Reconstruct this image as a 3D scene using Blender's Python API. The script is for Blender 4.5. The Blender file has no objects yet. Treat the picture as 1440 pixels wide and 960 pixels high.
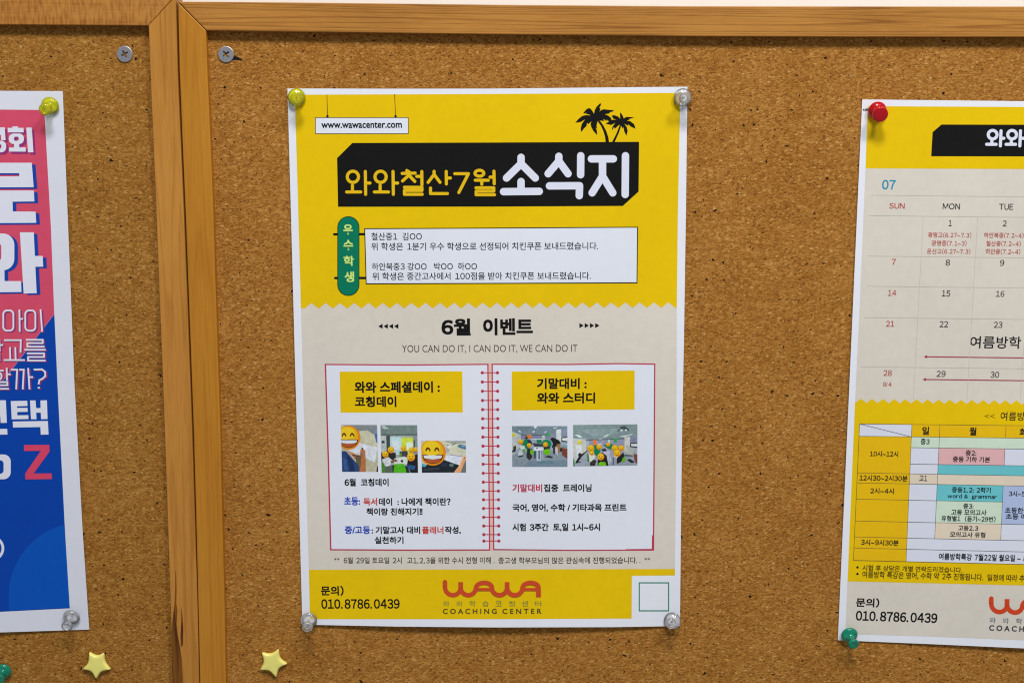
import bpy, bmesh, math, random
from mathutils import Vector, Matrix, Quaternion
from mathutils.geometry import tessellate_polygon
random.seed(7)
SC = bpy.context.scene
COL = SC.collection

# ------------------------------------------------------------------ camera
F = 1800.0                       # focal length in photo pixels (photo is 1440 wide)
PITCH, YAW, ROLL, DIST = 0.15940854, -0.0115845, 0.00840748, 0.69410146
FW = Vector((math.sin(YAW)*math.cos(PITCH), math.cos(YAW)*math.cos(PITCH), -math.sin(PITCH)))
R0 = Vector((math.cos(YAW), -math.sin(YAW), 0))
U0 = R0.cross(FW)
RT = math.cos(ROLL)*R0 + math.sin(ROLL)*U0
UP = -math.sin(ROLL)*R0 + math.cos(ROLL)*U0
CAM = -DIST*FW
cam_d = bpy.data.cameras.new('camera')
cam_d.sensor_width = 36.0
cam_d.lens = F/1440*36
cam_d.clip_start = 0.01
cam_d.clip_end = 200
cam = bpy.data.objects.new('camera', cam_d)
COL.objects.link(cam)
m = Matrix((RT, UP, -FW)).transposed().to_4x4()
m.translation = CAM
cam.matrix_world = m
SC.camera = cam

# ------------------------------------------------------------------ world and lamps
w = bpy.data.worlds.new('World')
SC.world = w
w.use_nodes = True
bg = w.node_tree.nodes['Background']
bg.inputs['Color'].default_value = (0.90, 0.95, 1.0, 1)
bg.inputs['Strength'].default_value = 0.27
SC.view_settings.view_transform = 'Standard'
SC.view_settings.look = 'None'
SC.view_settings.exposure = 0.0
SC.view_settings.gamma = 1.0
SC.cycles.use_denoising = True
SC.cycles.use_adaptive_sampling = False
SC.cycles.filter_width = 1.15
SC.cycles.caustics_reflective = False
SC.cycles.caustics_refractive = False

def ceiling_lamp(name, loc, sx, sy, energy, target, color=(1, 0.98, 0.945)):
    d = bpy.data.lights.new(name, 'AREA')
    d.shape = 'RECTANGLE'; d.size = sx; d.size_y = sy
    d.energy = energy; d.color = color
    o = bpy.data.objects.new(name, d)
    COL.objects.link(o)
    o.location = loc
    o.rotation_euler = (Vector(target)-Vector(loc)).to_track_quat('-Z', 'Y').to_euler()
    return o
ceiling_lamp('ceiling_lamp', (0.02, -1.0, 1.42), 0.34, 0.34, 20.3, (0.02, -0.5, 0))
ceiling_lamp('ceiling_lamp', (0.70, -1.12, 1.42), 0.34, 0.34, 15.1, (0.3, -0.45, 0))

# ------------------------------------------------------------------ helpers
def P(px, py, h=0.0):
    """photo pixel -> point on the sheet h millimetres in front of the cork"""
    d = FW*F + RT*(px-720) - UP*(py-480)
    t = (-h*0.001-CAM.y)/d.y
    return CAM + d*t

def srgb(r, g, b):
    f = lambda c: (c/255/12.92) if c/255 <= 0.04045 else ((c/255+0.055)/1.055)**2.4
    return (f(r), f(g), f(b))

def new_mat(name):
    mt = bpy.data.materials.new(name)
    mt.use_nodes = True
    nt = mt.node_tree
    return mt, nt, nt.nodes['Principled BSDF']

def node(nt, kind, **kw):
    n = nt.nodes.new(kind)
    for k, v in kw.items():
        if k.startswith('i_'):
            n.inputs[k[2:].replace('_', ' ')].default_value = v
        else:
            setattr(n, k, v)
    return n

PRINT_GAIN = 1.0
def ink(name, rgb, rough=0.42, var=0.10, linear=None, grain=210.0):
    """printed paper: flat colour with faint toner mottling"""
    c = linear or srgb(*rgb)
    mt, nt, b = new_mat(name)
    L = nt.links
    tc = node(nt, 'ShaderNodeTexCoord')
    n1 = node(nt, 'ShaderNodeTexNoise', i_Scale=grain, i_Detail=4.0, i_Roughness=0.65)
    n2 = node(nt, 'ShaderNodeTexNoise', i_Scale=18.0, i_Detail=2.0)
    L.new(tc.outputs['Object'], n1.inputs['Vector']); L.new(tc.outputs['Object'], n2.inputs['Vector'])
    ad = node(nt, 'ShaderNodeMath', operation='ADD')
    L.new(n1.outputs['Fac'], ad.inputs[0]); L.new(n2.outputs['Fac'], ad.inputs[1])
    mr = node(nt, 'ShaderNodeMapRange')
    mr.inputs['From Min'].default_value = 0.6; mr.inputs['From Max'].default_value = 1.4
    mr.inputs['To Min'].default_value = 1-var; mr.inputs['To Max'].default_value = 1+var
    L.new(ad.outputs[0], mr.inputs['Value'])
    mx = node(nt, 'ShaderNodeMix', data_type='RGBA', blend_type='MULTIPLY')
    mx.inputs[0].default_value = 1
    mx.inputs[6].default_value = (*[x*PRINT_GAIN for x in c], 1)
    L.new(mr.outputs[0], mx.inputs[7])
    L.new(mx.outputs[2], b.inputs['Base Color'])
    b.inputs['Roughness'].default_value = rough
    b.inputs['Specular IOR Level'].default_value = 0.2
    return mt

def cork_material(name, seed, tint=(1, 1, 1)):
    mt, nt, b = new_mat(name)
    L = nt.links
    tc = node(nt, 'ShaderNodeTexCoord')
    sx = node(nt, 'ShaderNodeSeparateXYZ'); L.new(tc.outputs['Object'], sx.inputs[0])
    cx = node(nt, 'ShaderNodeCombineXYZ'); L.new(sx.outputs['X'], cx.inputs['X']); L.new(sx.outputs['Z'], cx.inputs['Y'])
    cx.inputs['Z'].default_value = seed
    flat = cx.outputs[0]
    warp = node(nt, 'ShaderNodeTexNoise', i_Scale=260.0, i_Detail=3.0)
    L.new(flat, warp.inputs['Vector'])
    wc = node(nt, 'ShaderNodeVectorMath', operation='SUBTRACT'); wc.inputs[1].default_value = (0.5, 0.5, 0.5)
    L.new(warp.outputs['Color'], wc.inputs[0])
    def voronoi(scale, loc, amt):
        mp = node(nt, 'ShaderNodeMapping')
        mp.inputs['Scale'].default_value = (scale[0], scale[1], 1)
        mp.inputs['Location'].default_value = (loc[0]+seed, loc[1]+seed, 0)
        L.new(flat, mp.inputs['Vector'])
        sc = node(nt, 'ShaderNodeVectorMath', operation='SCALE'); sc.inputs['Scale'].default_value = amt
        L.new(wc.outputs[0], sc.inputs[0])
        ad = node(nt, 'ShaderNodeVectorMath', operation='ADD')
        L.new(mp.outputs['Vector'], ad.inputs[0]); L.new(sc.outputs[0], ad.inputs[1])
        v = node(nt, 'ShaderNodeTexVoronoi', voronoi_dimensions='2D', i_Scale=1.0, i_Randomness=1.0)
        L.new(ad.outputs[0], v.inputs['Vector'])
        sp = node(nt, 'ShaderNodeSeparateColor'); L.new(v.outputs['Color'], sp.inputs['Color'])
        return v, sp
    def madd(a, k, c):
        n = node(nt, 'ShaderNodeMath', operation='MULTIPLY_ADD')
        L.new(a, n.inputs[0]); n.inputs[1].default_value = k
        if isinstance(c, float): n.inputs[2].default_value = c
        else: L.new(c, n.inputs[2])
        return n.outputs[0]
    def spots(vor, rnd, thr, size, soft):
        k = madd(rnd, size/(1-thr), -thr*size/(1-thr))
        k3 = node(nt, 'ShaderNodeMath', operation='SUBTRACT'); L.new(k, k3.inputs[0]); L.new(vor, k3.inputs[1])
        k4 = node(nt, 'ShaderNodeMapRange'); L.new(k3.outputs[0], k4.inputs['Value'])
        k4.inputs['From Min'].default_value = 0; k4.inputs['From Max'].default_value = soft
        return k4.outputs[0]
    def mix(fac, a, col):
        m_ = node(nt, 'ShaderNodeMix', data_type='RGBA'); m_.inputs[7].default_value = (*[c*t_ for c, t_ in zip(col, tint)], 1)
        L.new(fac, m_.inputs[0]); L.new(a, m_.inputs[6])
        return m_.outputs[2]
    g, gs = voronoi((760, 1200), (0, 0), 1.5)            # small pressed granules, wider than tall
    g2, g2s = voronoi((360, 560), (9, 3), 1.4)          # larger granules between them
    fine = node(nt, 'ShaderNodeTexNoise', i_Scale=1700.0, i_Detail=3.0, i_Roughness=0.7)
    mpf = node(nt, 'ShaderNodeMapping'); mpf.inputs['Scale'].default_value = (0.7, 1.1, 1)
    L.new(flat, mpf.inputs['Vector']); L.new(mpf.outputs[0], fine.inputs['Vector'])
    big = node(nt, 'ShaderNodeTexNoise', i_Scale=30.0, i_Detail=3.0)
    L.new(flat, big.inputs['Vector'])
    v = madd(gs.outputs[0], 0.36, -0.46)
    v = madd(g2s.outputs[1], 0.10, v)
    v = madd(fine.outputs['Fac'], 1.25, v)
    v = madd(big.outputs['Fac'], 0.22, v)
    cr = node(nt, 'ShaderNodeValToRGB')
    els = cr.color_ramp.elements
    t = lambda r, gg, bb: (r*tint[0], gg*tint[1], bb*tint[2], 1)
    els[0].position = 0.0; els[0].color = t(0.110, 0.038, 0.006)
    els[1].position = 1.0; els[1].color = t(0.76, 0.50, 0.235)
    for p, c in ((0.18, t(0.215, 0.083, 0.013)), (0.38, t(0.345, 0.150, 0.030)), (0.58, t(0.440, 0.212, 0.052)), (0.78, t(0.565, 0.310, 0.100))):
        e = els.new(p); e.color = c
    L.new(v, cr.inputs['Fac'])
    lf, lfs = voronoi((380, 700), (31, 17), 1.2)        # pale flecks
    s0 = madd(spots(lf.outputs['Distance'], lfs.outputs[0], 0.74, 0.46, 0.2), 0.65, 0.0)
    col = mix(s0, cr.outputs['Color'], (0.72, 0.46, 0.20))
    ch, chs = voronoi((430, 570), (3, 5), 1.3)          # dark bark specks
    s1 = madd(spots(ch.outputs['Distance'], chs.outputs[0], 0.60, 0.34, 0.2), 0.80, 0.0)
    col = mix(s1, col, (0.085, 0.028, 0.006))
    ho, hos = voronoi((105, 112), (7, 2), 0.45)           # old pin holes
    s2 = spots(ho.outputs['Distance'], hos.outputs[1], 0.12, 0.085, 0.03)
    col = mix(s2, col, (0.012, 0.006, 0.008))
    L.new(col, b.inputs['Base Color'])
    b.inputs['Roughness'].default_value = 0.75
    b.inputs['Specular IOR Level'].default_value = 0.12
    hb = madd(g.outputs['Distance'], -0.4, v)
    hb = madd(s2, -1.2, hb)
    bp = node(nt, 'ShaderNodeBump', i_Strength=0.6, i_Distance=0.0005)
    L.new(hb, bp.inputs['Height']); L.new(bp.outputs[0], b.inputs['Normal'])
    return mt

def wood_material(name, base, dark, axis, seed, bands=26.0, contrast=0.6, fleck=0.0, along=2.0):
    """varnished softwood; axis 0 = grain along X, 2 = grain along Z"""
    mt, nt, b = new_mat(name)
    L = nt.links
    tc = node(nt, 'ShaderNodeTexCoord')
    def mapped(s_along, s_across, off):
        mp = node(nt, 'ShaderNodeMapping')
        sc = [s_across]*3; sc[axis] = s_along
        mp.inputs['Scale'].default_value = sc
        mp.inputs['Location'].default_value = (off, off*0.7, off*1.3)
        L.new(tc.outputs['Object'], mp.inputs['Vector'])
        return mp
    n1 = node(nt, 'ShaderNodeTexNoise', i_Scale=1.0, i_Detail=2.0)          # slow figure
    L.new(mapped(along, 60, seed).outputs[0], n1.inputs['Vector'])
    n2 = node(nt, 'ShaderNodeTexNoise', i_Scale=1.0, i_Detail=4.0, i_Roughness=0.65)   # fibres
    L.new(mapped(60, 1500, seed+3).outputs[0], n2.inputs['Vector'])
    n3 = node(nt, 'ShaderNodeTexNoise', i_Scale=1.0, i_Detail=1.0)          # blotches
    L.new(mapped(14, 45, seed+7).outputs[0], n3.inputs['Vector'])
    r = node(nt, 'ShaderNodeMath', operation='MULTIPLY'); L.new(n1.outputs['Fac'], r.inputs[0]); r.inputs[1].default_value = bands
    fr = node(nt, 'ShaderNodeMath', operation='FRACT'); L.new(r.outputs[0], fr.inputs[0])
    cr = node(nt, 'ShaderNodeValToRGB')
    e = cr.color_ramp.elements
    e[0].position = 0.0; e[0].color = (0, 0, 0, 1); e[1].position = 1.0; e[1].color = (0.15, 0.15, 0.15, 1)
    q = e.new(0.55); q.color = (0.12, 0.12, 0.12, 1)
    q = e.new(0.86); q.color = (1, 1, 1, 1)
    L.new(fr.outputs[0], cr.inputs['Fac'])
    a = node(nt, 'ShaderNodeMath', operation='MULTIPLY'); L.new(cr.outputs['Color'], a.inputs[0]); a.inputs[1].default_value = contrast
    mr = node(nt, 'ShaderNodeMapRange'); L.new(n2.outputs['Fac'], mr.inputs['Value'])
    mr.inputs['From Min'].default_value = 0.3; mr.inputs['From Max'].default_value = 0.75
    mr.inputs['To Min'].default_value = -0.10; mr.inputs['To Max'].default_value = 0.38
    s = node(nt, 'ShaderNodeMath', operation='ADD'); L.new(a.outputs[0], s.inputs[0]); L.new(mr.outputs[0], s.inputs[1])
    mr3 = node(nt, 'ShaderNodeMapRange'); L.new(n3.outputs['Fac'], mr3.inputs['Value'])
    mr3.inputs['From Min'].default_value = 0.3; mr3.inputs['From Max'].default_value = 0.7
    mr3.inputs['To Min'].default_value = -0.08; mr3.inputs['To Max'].default_value = 0.22
    s2 = node(nt, 'ShaderNodeMath', operation='ADD', use_clamp=True); L.new(s.outputs[0], s2.inputs[0]); L.new(mr3.outputs[0], s2.inputs[1])
    out = s2
    if fleck:
        n4 = node(nt, 'ShaderNodeTexNoise', i_Scale=1.0, i_Detail=1.0)      # cross-grain saw marks
        mp = node(nt, 'ShaderNodeMapping')
        sc = [160.0]*3; sc[axis] = 900.0
        mp.inputs['Scale'].default_value = sc
        L.new(tc.outputs['Object'], mp.inputs['Vector']); L.new(mp.outputs[0], n4.inputs['Vector'])
        mr4 = node(nt, 'ShaderNodeMapRange'); L.new(n4.outputs['Fac'], mr4.inputs['Value'])
        mr4.inputs['From Min'].default_value = 0.35; mr4.inputs['From Max'].default_value = 0.7
        mr4.inputs['To Min'].default_value = -fleck*0.5; mr4.inputs['To Max'].default_value = fleck
        s3 = node(nt, 'ShaderNodeMath', operation='ADD', use_clamp=True); L.new(s2.outputs[0], s3.inputs[0]); L.new(mr4.outputs[0], s3.inputs[1])
        out = s3
    mx = node(nt, 'ShaderNodeMix', data_type='RGBA')
    mx.inputs[6].default_value = (*base, 1); mx.inputs[7].default_value = (*dark, 1)
    L.new(out.outputs[0], mx.inputs[0]); L.new(mx.outputs[2], b.inputs['Base Color'])
    b.inputs['Roughness'].default_value = 0.40
    b.inputs['Specular IOR Level'].default_value = 0.25
    bp = node(nt, 'ShaderNodeBump', i_Strength=0.25, i_Distance=0.0003); bp.invert = True
    L.new(out.outputs[0], bp.inputs['Height']); L.new(bp.outputs[0], b.inputs['Normal'])
    return mt

def plastic(name, rgb, transmission=0.0, rough=0.12, ior=1.49):
    mt, nt, b = new_mat(name)
    tc = node(nt, 'ShaderNodeTexCoord')
    n = node(nt, 'ShaderNodeTexNoise', i_Scale=700.0, i_Detail=2.0)
    nt.links.new(tc.outputs['Object'], n.inputs['Vector'])
    mr = node(nt, 'ShaderNodeMapRange')
    mr.inputs['To Min'].default_value = rough*0.6; mr.inputs['To Max'].default_value = rough*1.5
    nt.links.new(n.outputs['Fac'], mr.inputs['Value'])
    b.inputs['Base Color'].default_value = (*rgb, 1)
    b.inputs['Transmission Weight'].default_value = transmission
    b.inputs['IOR'].default_value = ior
    if transmission:
        b.inputs['Roughness'].default_value = rough
        b.inputs['Coat Weight'].default_value = 1.0
        b.inputs['Coat IOR'].default_value = 1.5
        b.inputs['Coat Roughness'].default_value = 0.06
    else:
        nt.links.new(mr.outputs[0], b.inputs['Roughness'])
    return mt

def metal(name, rgb, rough=0.4):
    mt, nt, b = new_mat(name)
    tc = node(nt, 'ShaderNodeTexCoord')
    n = node(nt, 'ShaderNodeTexNoise', i_Scale=900.0, i_Detail=3.0)
    nt.links.new(tc.outputs['Object'], n.inputs['Vector'])
    mr = node(nt, 'ShaderNodeMapRange')
    mr.inputs['To Min'].default_value = rough*0.6; mr.inputs['To Max'].default_value = rough*1.4
    nt.links.new(n.outputs['Fac'], mr.inputs['Value']); nt.links.new(mr.outputs[0], b.inputs['Roughness'])
    b.inputs['Base Color'].default_value = (*rgb, 1)
    b.inputs['Metallic'].default_value = 0.85
    return mt

def tag(o, label=None, cat=None, group=None, kind=None):
    if label: o['label'] = label
    if cat: o['category'] = cat
    if group: o['group'] = group
    if kind: o['kind'] = kind
    return o

def empty(name, loc):
    o = bpy.data.objects.new(name, None)
    o.empty_display_size = 0.01
    o.location = loc
    COL.objects.link(o)
    return o

def link_mesh(name, bm, mats, parent=None, origin=None, smooth=False):
    """bm holds world-space vertices; they are stored relative to the thing's origin"""
    if origin is not None:
        bmesh.ops.translate(bm, verts=bm.verts, vec=-Vector(origin))
    me = bpy.data.meshes.new(name)
    bm.to_mesh(me); bm.free()
    for mt in (mats if isinstance(mats, (list, tuple)) else [mats]):
        me.materials.append(mt)
    if smooth:
        for p in me.polygons: p.use_smooth = True
    o = bpy.data.objects.new(name, me)
    COL.objects.link(o)
    if parent is not None:
        o.parent = parent
    elif origin is not None:
        o.location = origin
    return o

# ------------------------------------------------------------------ wall and boards
def px_prism(name, pts, h0, h1, mat, parent, origin, bevel=0.0):
    """outline given by photo pixels on the h1 sheet, extruded back to h0"""
    bm = bmesh.new()
    top = [bm.verts.new(P(x, y, h1)) for x, y in pts]
    bot = [bm.verts.new(v.co + Vector((0, (h1-h0)*0.001, 0))) for v in top]
    n = len(pts)
    bm.faces.new(top); bm.faces.new(bot[::-1])
    for i in range(n):
        bm.faces.new((top[i], bot[i], bot[(i+1) % n], top[(i+1) % n]))
    bmesh.ops.recalc_face_normals(bm, faces=bm.faces)
    if bevel:
        ts = set(top)
        ed = [e for e in bm.edges if e.verts[0] in ts and e.verts[1] in ts]
        bmesh.ops.bevel(bm, geom=ed, offset=bevel*0.001, segments=2, affect='EDGES', profile=0.5)
    return link_mesh(name, bm, mat, parent, origin)

def wall():
    mt, nt, b = new_mat('white_wall_paint')
    n = node(nt, 'ShaderNodeTexNoise', i_Scale=140.0, i_Detail=4.0)
    tc = node(nt, 'ShaderNodeTexCoord'); nt.links.new(tc.outputs['Object'], n.inputs['Vector'])
    bp = node(nt, 'ShaderNodeBump', i_Strength=0.15, i_Distance=0.0008)
    nt.links.new(n.outputs['Fac'], bp.inputs['Height']); nt.links.new(bp.outputs[0], b.inputs['Normal'])
    b.inputs['Base Color'].default_value = (0.90, 0.885, 0.84, 1)
    b.inputs['Roughness'].default_value = 0.5
    bm = bmesh.new()
    y = 0.0102
    vs = [bm.verts.new((x, y, z)) for x, z in ((-1.4, -0.9), (1.4, -0.9), (1.4, 0.9), (-1.4, 0.9))]
    f = bm.faces.new(vs); f.normal_update()
    if f.normal.y > 0: f.normal_flip()
    tag(link_mesh('wall', bm, mt), kind='structure')
wall()

FH = 4.6   # how far the frames stand proud of the cork, mm
W_left_rail = wood_material('left_rail_wood', (0.51, 0.222, 0.046), (0.28, 0.100, 0.015), 0, 2.0, 10, 0.25, 0.45)
W_left_stile = wood_material('left_stile_wood', (0.56, 0.250, 0.046), (0.33, 0.120, 0.014), 2, 5.0, 8, 0.36, along=3.0)
W_right_stile = wood_material('right_stile_wood', (0.535, 0.225, 0.022), (0.35, 0.122, 0.007), 2, 11.0, 12, 0.28, along=1.5)
W_right_rail = wood_material('right_rail_wood', (0.52, 0.232, 0.046), (0.215, 0.075, 0.010), 0, 8.0, 26, 0.50, along=0.9)

lb = empty('cork_board', P(30, 480))
tag(lb, 'left cork board, carrying the pink and blue poster', 'cork board', 'wood framed cork boards on the wall')
lo = lb.location.copy()
rb = empty('cork_board', P(800, 480))
tag(rb, 'right cork board, carrying the yellow newsletter and the calendar', 'cork board', 'wood framed cork boards on the wall')
ro = rb.location.copy()

def cork_panel(x0, x1, y0, y1, mat, parent, origin):
    bm = bmesh.new()
    top = [bm.verts.new(P(x, y, 0)) for x, y in ((x0[0], y0), (x1[0], y0), (x1[1], y1), (x0[1], y1))]
    bot = [bm.verts.new(v.co + Vector((0, 0.007, 0))) for v in top]
    bm.faces.new(top); bm.faces.new(bot[::-1])
    for i in range(4):
        bm.faces.new((top[i], bot[i], bot[(i+1) % 4], top[(i+1) % 4]))
    bmesh.ops.recalc_face_normals(bm, faces=bm.faces)
    return link_mesh('cork_panel', bm, mat, parent, origin)
cork_panel((-420, -291), (228, 288), 15, 1700, cork_material('cork_left', 1.0, (0.87, 0.80, 0.58)), lb, lo)  # darker tint: partly this board's own cork, partly dimmer light painted in
cork_panel((272, 312), (1930, 1801), 24, 1700, cork_material('cork_right', 21.0, (0.97, 0.875, 0.66)), rb, ro)

px_prism('frame_rail', [(-440, -9), (-200, -8.5), (0, -8), (247.2, -6.5), (208.4, 36.2), (0, 34.7), (-200, 33), (-440, 31)], -7.6, FH, W_left_rail, lb, lo, 0.35)
px_prism('frame_stile', [(208.8, 36.0), (248.0, -6.5), (247.4, 10), (249.6, 100), (258.2, 300), (262.2, 400), (269.9, 600), (273, 700), (277.8, 860), (280, 960), (295.5, 1700),
                         (269.7, 1700), (243.5, 960), (240, 860), (234.8, 700), (231.3, 600), (223.5, 400), (219.8, 300), (211.2, 100)], -7.6, FH, W_left_stile, lb, lo, 0.45)
px_prism('frame_stile', [(250.2, 3.5), (289.6, 43.2), (291.6, 100), (300.2, 300), (303, 400), (309.6, 600), (311.8, 700), (316, 860), (317.6, 960), (332.7, 1700),
                         (297.5, 1700), (281.2, 960), (279.0, 860), (274.9, 700), (272.0, 600), (264.7, 400), (260.8, 300), (252.4, 100), (250.4, 10)], -7.6, FH-0.2, W_right_stile, rb, ro, 0.45)
px_prism('frame_rail', [(250.6, 2.6), (400, 3.6), (700, 6.9), (960, 9.0), (1200, 9.3), (1440, 9.4), (1950, 8), (1950, 50), (1440, 52.2), (1200, 52.0), (960, 51), (700, 48.3), (400, 44.6), (290.2, 43.0)], -7.6, FH, W_right_rail, rb, ro, 0.40)

def flat_patch(name, polys, h, mat, parent, origin):
    bm = bmesh.new()
    for k, pts in enumerate(polys):
        for tri in tessellate_polygon([[Vector((x, y, 0)) for x, y in pts]]):
            f = bm.faces.new([bm.verts.new(P(*pts[i], h+0.01*k)) for i in tri])
    bmesh.ops.remove_doubles(bm, verts=bm.verts, dist=1e-6)
    bmesh.ops.recalc_face_normals(bm, faces=bm.faces)
    for f in bm.faces:
        if f.normal.y > 0: f.normal_flip()
    return link_mesh(name, bm, mat, parent, origin)
Z = lambda ox, oy, s, pts: [(ox+x/s, oy+y/s) for x, y in pts]
bark = wood_material('bark_streak_wood', (0.22, 0.080, 0.008), (0.075, 0.020, 0.003), 2, 15.0, 16, 0.9)
bk = flat_patch('bark_streak', [
    Z(215, 760, 4.8, [(152, 190), (158, 230), (160, 330), (158, 420), (166, 470), (160, 560), (168, 640), (184, 720), (196, 800), (203, 960), (208, 1080), (150, 1080), (134, 960), (130, 800), (124, 660), (130, 560), (140, 470), (146, 420), (150, 330)]),
    Z(215, 760, 4.8, [(190, 440), (199, 500), (205, 600), (203, 700), (190, 720), (186, 640), (192, 540)]),
], FH+0.02, bark, lb, lo)
dark_hole = ink('gouge_dark', (22, 18, 20), 0.9, 0.25)
flat_patch('gouge', [Z(190, 0, 9.6, [(1280, 800), (1325, 735), (1345, 758), (1400, 778), (1436, 798), (1450, 826), (1404, 816), (1350, 812), (1290, 822)])], 0.03, dark_hole, rb, ro)

# ------------------------------------------------------------------ paper things
M = {}
def C(name, rgb, var=0.06, rough=0.42):
    if name not in M: M[name] = ink(name, rgb, rough, var)
    return M[name]
WHITE = C('paper_white', (235, 238, 249), 0.03)
YELLOW = C('print_yellow', (235, 197, 0))
BEIGE = C('print_beige', (220, 213, 202))
BLACK = C('print_black', (17, 17, 16), 0.2)
TEXT = C('print_text', (20, 20, 28), 0.15)
BOXW = C('print_box_white', (229, 234, 247), 0.03)
GREEN = C('print_green', (0, 122, 92))
LIME = C('print_lime', (212, 240, 130))
CRIMSON = C('print_crimson', (192, 56, 84))
RED = C('print_red', (208, 74, 62))
BLUE = C('print_blue', (34, 72, 190))
ORANGE = C('print_orange_red', (208, 78, 42))
OLIVE = C('print_olive', (132, 138, 62), 0.1)
DOLIVE = C('print_dark_olive', (84, 82, 30), 0.1)

LAYER = 0.055
class Sheet:
    def __init__(s, name, label, cat, group, quad, h, slope, shear0, anchor):
        s.h, s.slope, s.shear0 = h, slope, shear0
        s.root = empty(name, P(*anchor, 0.5))
        tag(s.root, label, cat, group)
        s.o = s.root.location.copy()
    def W(s, x, y, dz=0.0):
        return P(x, y, s.h(x, y)+dz)
    def emit(s, name, polys, mats, layer, parent=None, label=None, cut=13.0):
        """polys: (points | [outer, hole, ...], dz, material index); printed face on the sheet"""
        bm = bmesh.new()
        for pts, dz, mi in polys:
            loops = pts if isinstance(pts[0][0], (tuple, list)) else [pts]
            flat = [p for lp in loops for p in lp]
            vs = [bm.verts.new((x, y, dz)) for x, y in flat]
            for tri in tessellate_polygon([[Vector((x, y, 0)) for x, y in lp] for lp in loops]):
                try:
                    f = bm.faces.new([vs[i] for i in tri]); f.material_index = mi
                except ValueError:
                    pass
        if cut:
            for ax in (0, 1):
                lo_, hi_ = min(v.co[ax] for v in bm.verts), max(v.co[ax] for v in bm.verts)
                k = math.floor(lo_/cut)+1
                while k*cut < hi_:
                    co = Vector((0, 0, 0)); co[ax] = k*cut
                    no = Vector((0, 0, 0)); no[ax] = 1
                    bmesh.ops.bisect_plane(bm, geom=bm.verts[:]+bm.edges[:]+bm.faces[:], plane_co=co, plane_no=no, dist=1e-4)
                    k += 1
        return s.finish(name, bm, mats, layer, parent, label)
    def finish(s, name, bm, mats, layer, parent, label):
        for v in bm.verts:
            v.co = s.W(v.co.x, v.co.y, LAYER*layer+v.co.z)
        bm.normal_update()
        for f in bm.faces:
            if f.normal.y > 0: f.normal_flip()
        o = link_mesh(name, bm, mats, parent or s.root, s.o)
        if label: o['label'] = label
        return o
    def paper(s, pts, mat):
        s.emit('paper', [(pts, 0, 0)], mat, 0, cut=9.0)
        o = s.root.children[0] if s.root.children else None
        for ob in bpy.data.objects:
            if ob.parent == s.root and ob.name.startswith('paper'): o = ob
        md = o.modifiers.new('thickness', 'SOLIDIFY'); md.thickness = 0.00018; md.offset = -1
        return o
    def poly(s, name, pts, mat, layer, **k):
        return s.emit(name, [(pts, 0, 0)], mat, layer, **k)
    # -- lines as thin quads
    def lines(s, name, segs, t, mat, layer, **k):
        return s.emit(name, [(quad(a, b, t), 0.004*(i % 3), 0) for i, (a, b) in enumerate(segs)], mat, layer, **k)
    def xf(s, x0, y0, x1, y1):
        """unit box (y down) -> pixel, following the sheet's own slope and lean"""
        xc, yc = (x0+x1)/2, (y0+y1)/2
        m_ = s.slope(yc)
        H = (y1-y0)-abs(m_)*(x1-x0)*0.8
        def f(u, v):
            x = x0+(x1-x0)*u
            dy = (v-0.5)*H
            return (x - 8.5e-5*(x-s.shear0)*dy, yc+dy+m_*(x-xc))
        return f
    def text(s, body, box, mat, layer, weight=0.0, name='text_line', parent=None, label=None, latin=False):
        if not latin: body = ''.join(chr(ord(c)+0xFEE0) if 33 <= ord(c) < 127 and c not in '/~,.:\'' else c for c in body)
        TEXTS.append((s, body, box, mat, layer, weight+0.010, name, parent, label))
    def pen(s, name, lines_, t, mat, layer, square=False, **k):
        polys = []; i = 0
        for ln in lines_:
            ps, i = pen(ln, t, i, square); polys += ps
        return s.emit(name, polys, mat, layer, **k)

def quad(a, b, t):
    dx, dy = b[0]-a[0], b[1]-a[1]
    l = math.hypot(dx, dy) or 1
    nx, ny = -dy/l*t/2, dx/l*t/2
    return [(a[0]+nx, a[1]+ny), (b[0]+nx, b[1]+ny), (b[0]-nx, b[1]-ny), (a[0]-nx, a[1]-ny)]
def pen(pts, t, i=0, square=False):
    """a polyline drawn with a round (or square) pen: each piece lies microns above the one before"""
    out = []
    n = 12 if t > 3 else 8
    for a, b in zip(pts[:-1], pts[1:]):
        dx, dy = b[0]-a[0], b[1]-a[1]
        l = math.hypot(dx, dy)
        if l < 1e-6: continue
        if square:
            ex, ey = dx/l*t/2, dy/l*t/2
            ea = 0 if square == 'butt' else 1
            out.append((quad((a[0]-ex*ea, a[1]-ey*ea), (b[0]+ex*ea, b[1]+ey*ea), t), 0.0035*i, 0))
        else:
            an = math.atan2(dy, dx)
            p = [(b[0]+t/2*math.cos(an-math.pi/2+math.pi*k/n), b[1]+t/2*math.sin(an-math.pi/2+math.pi*k/n)) for k in range(n+1)]
            p += [(a[0]+t/2*math.cos(an+math.pi/2+math.pi*k/n), a[1]+t/2*math.sin(an+math.pi/2+math.pi*k/n)) for k in range(n+1)]
            out.append((p, 0.0035*i, 0))
        i += 1
    return out, i
def arc(cx, cy, rx, ry, a0, a1, n=14):
    return [(cx+rx*math.cos(math.radians(a0+(a1-a0)*k/n)), cy+ry*math.sin(math.radians(a0+(a1-a0)*k/n))) for k in range(n+1)]
def ell(cx, cy, rx, ry, n=24):
    return arc(cx, cy, rx, ry, 0, 360*(n-1)/n, n-1)
def rect(x0, y0, x1, y1):
    return [(x0, y0), (x1, y0), (x1, y1), (x0, y1)]
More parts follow.
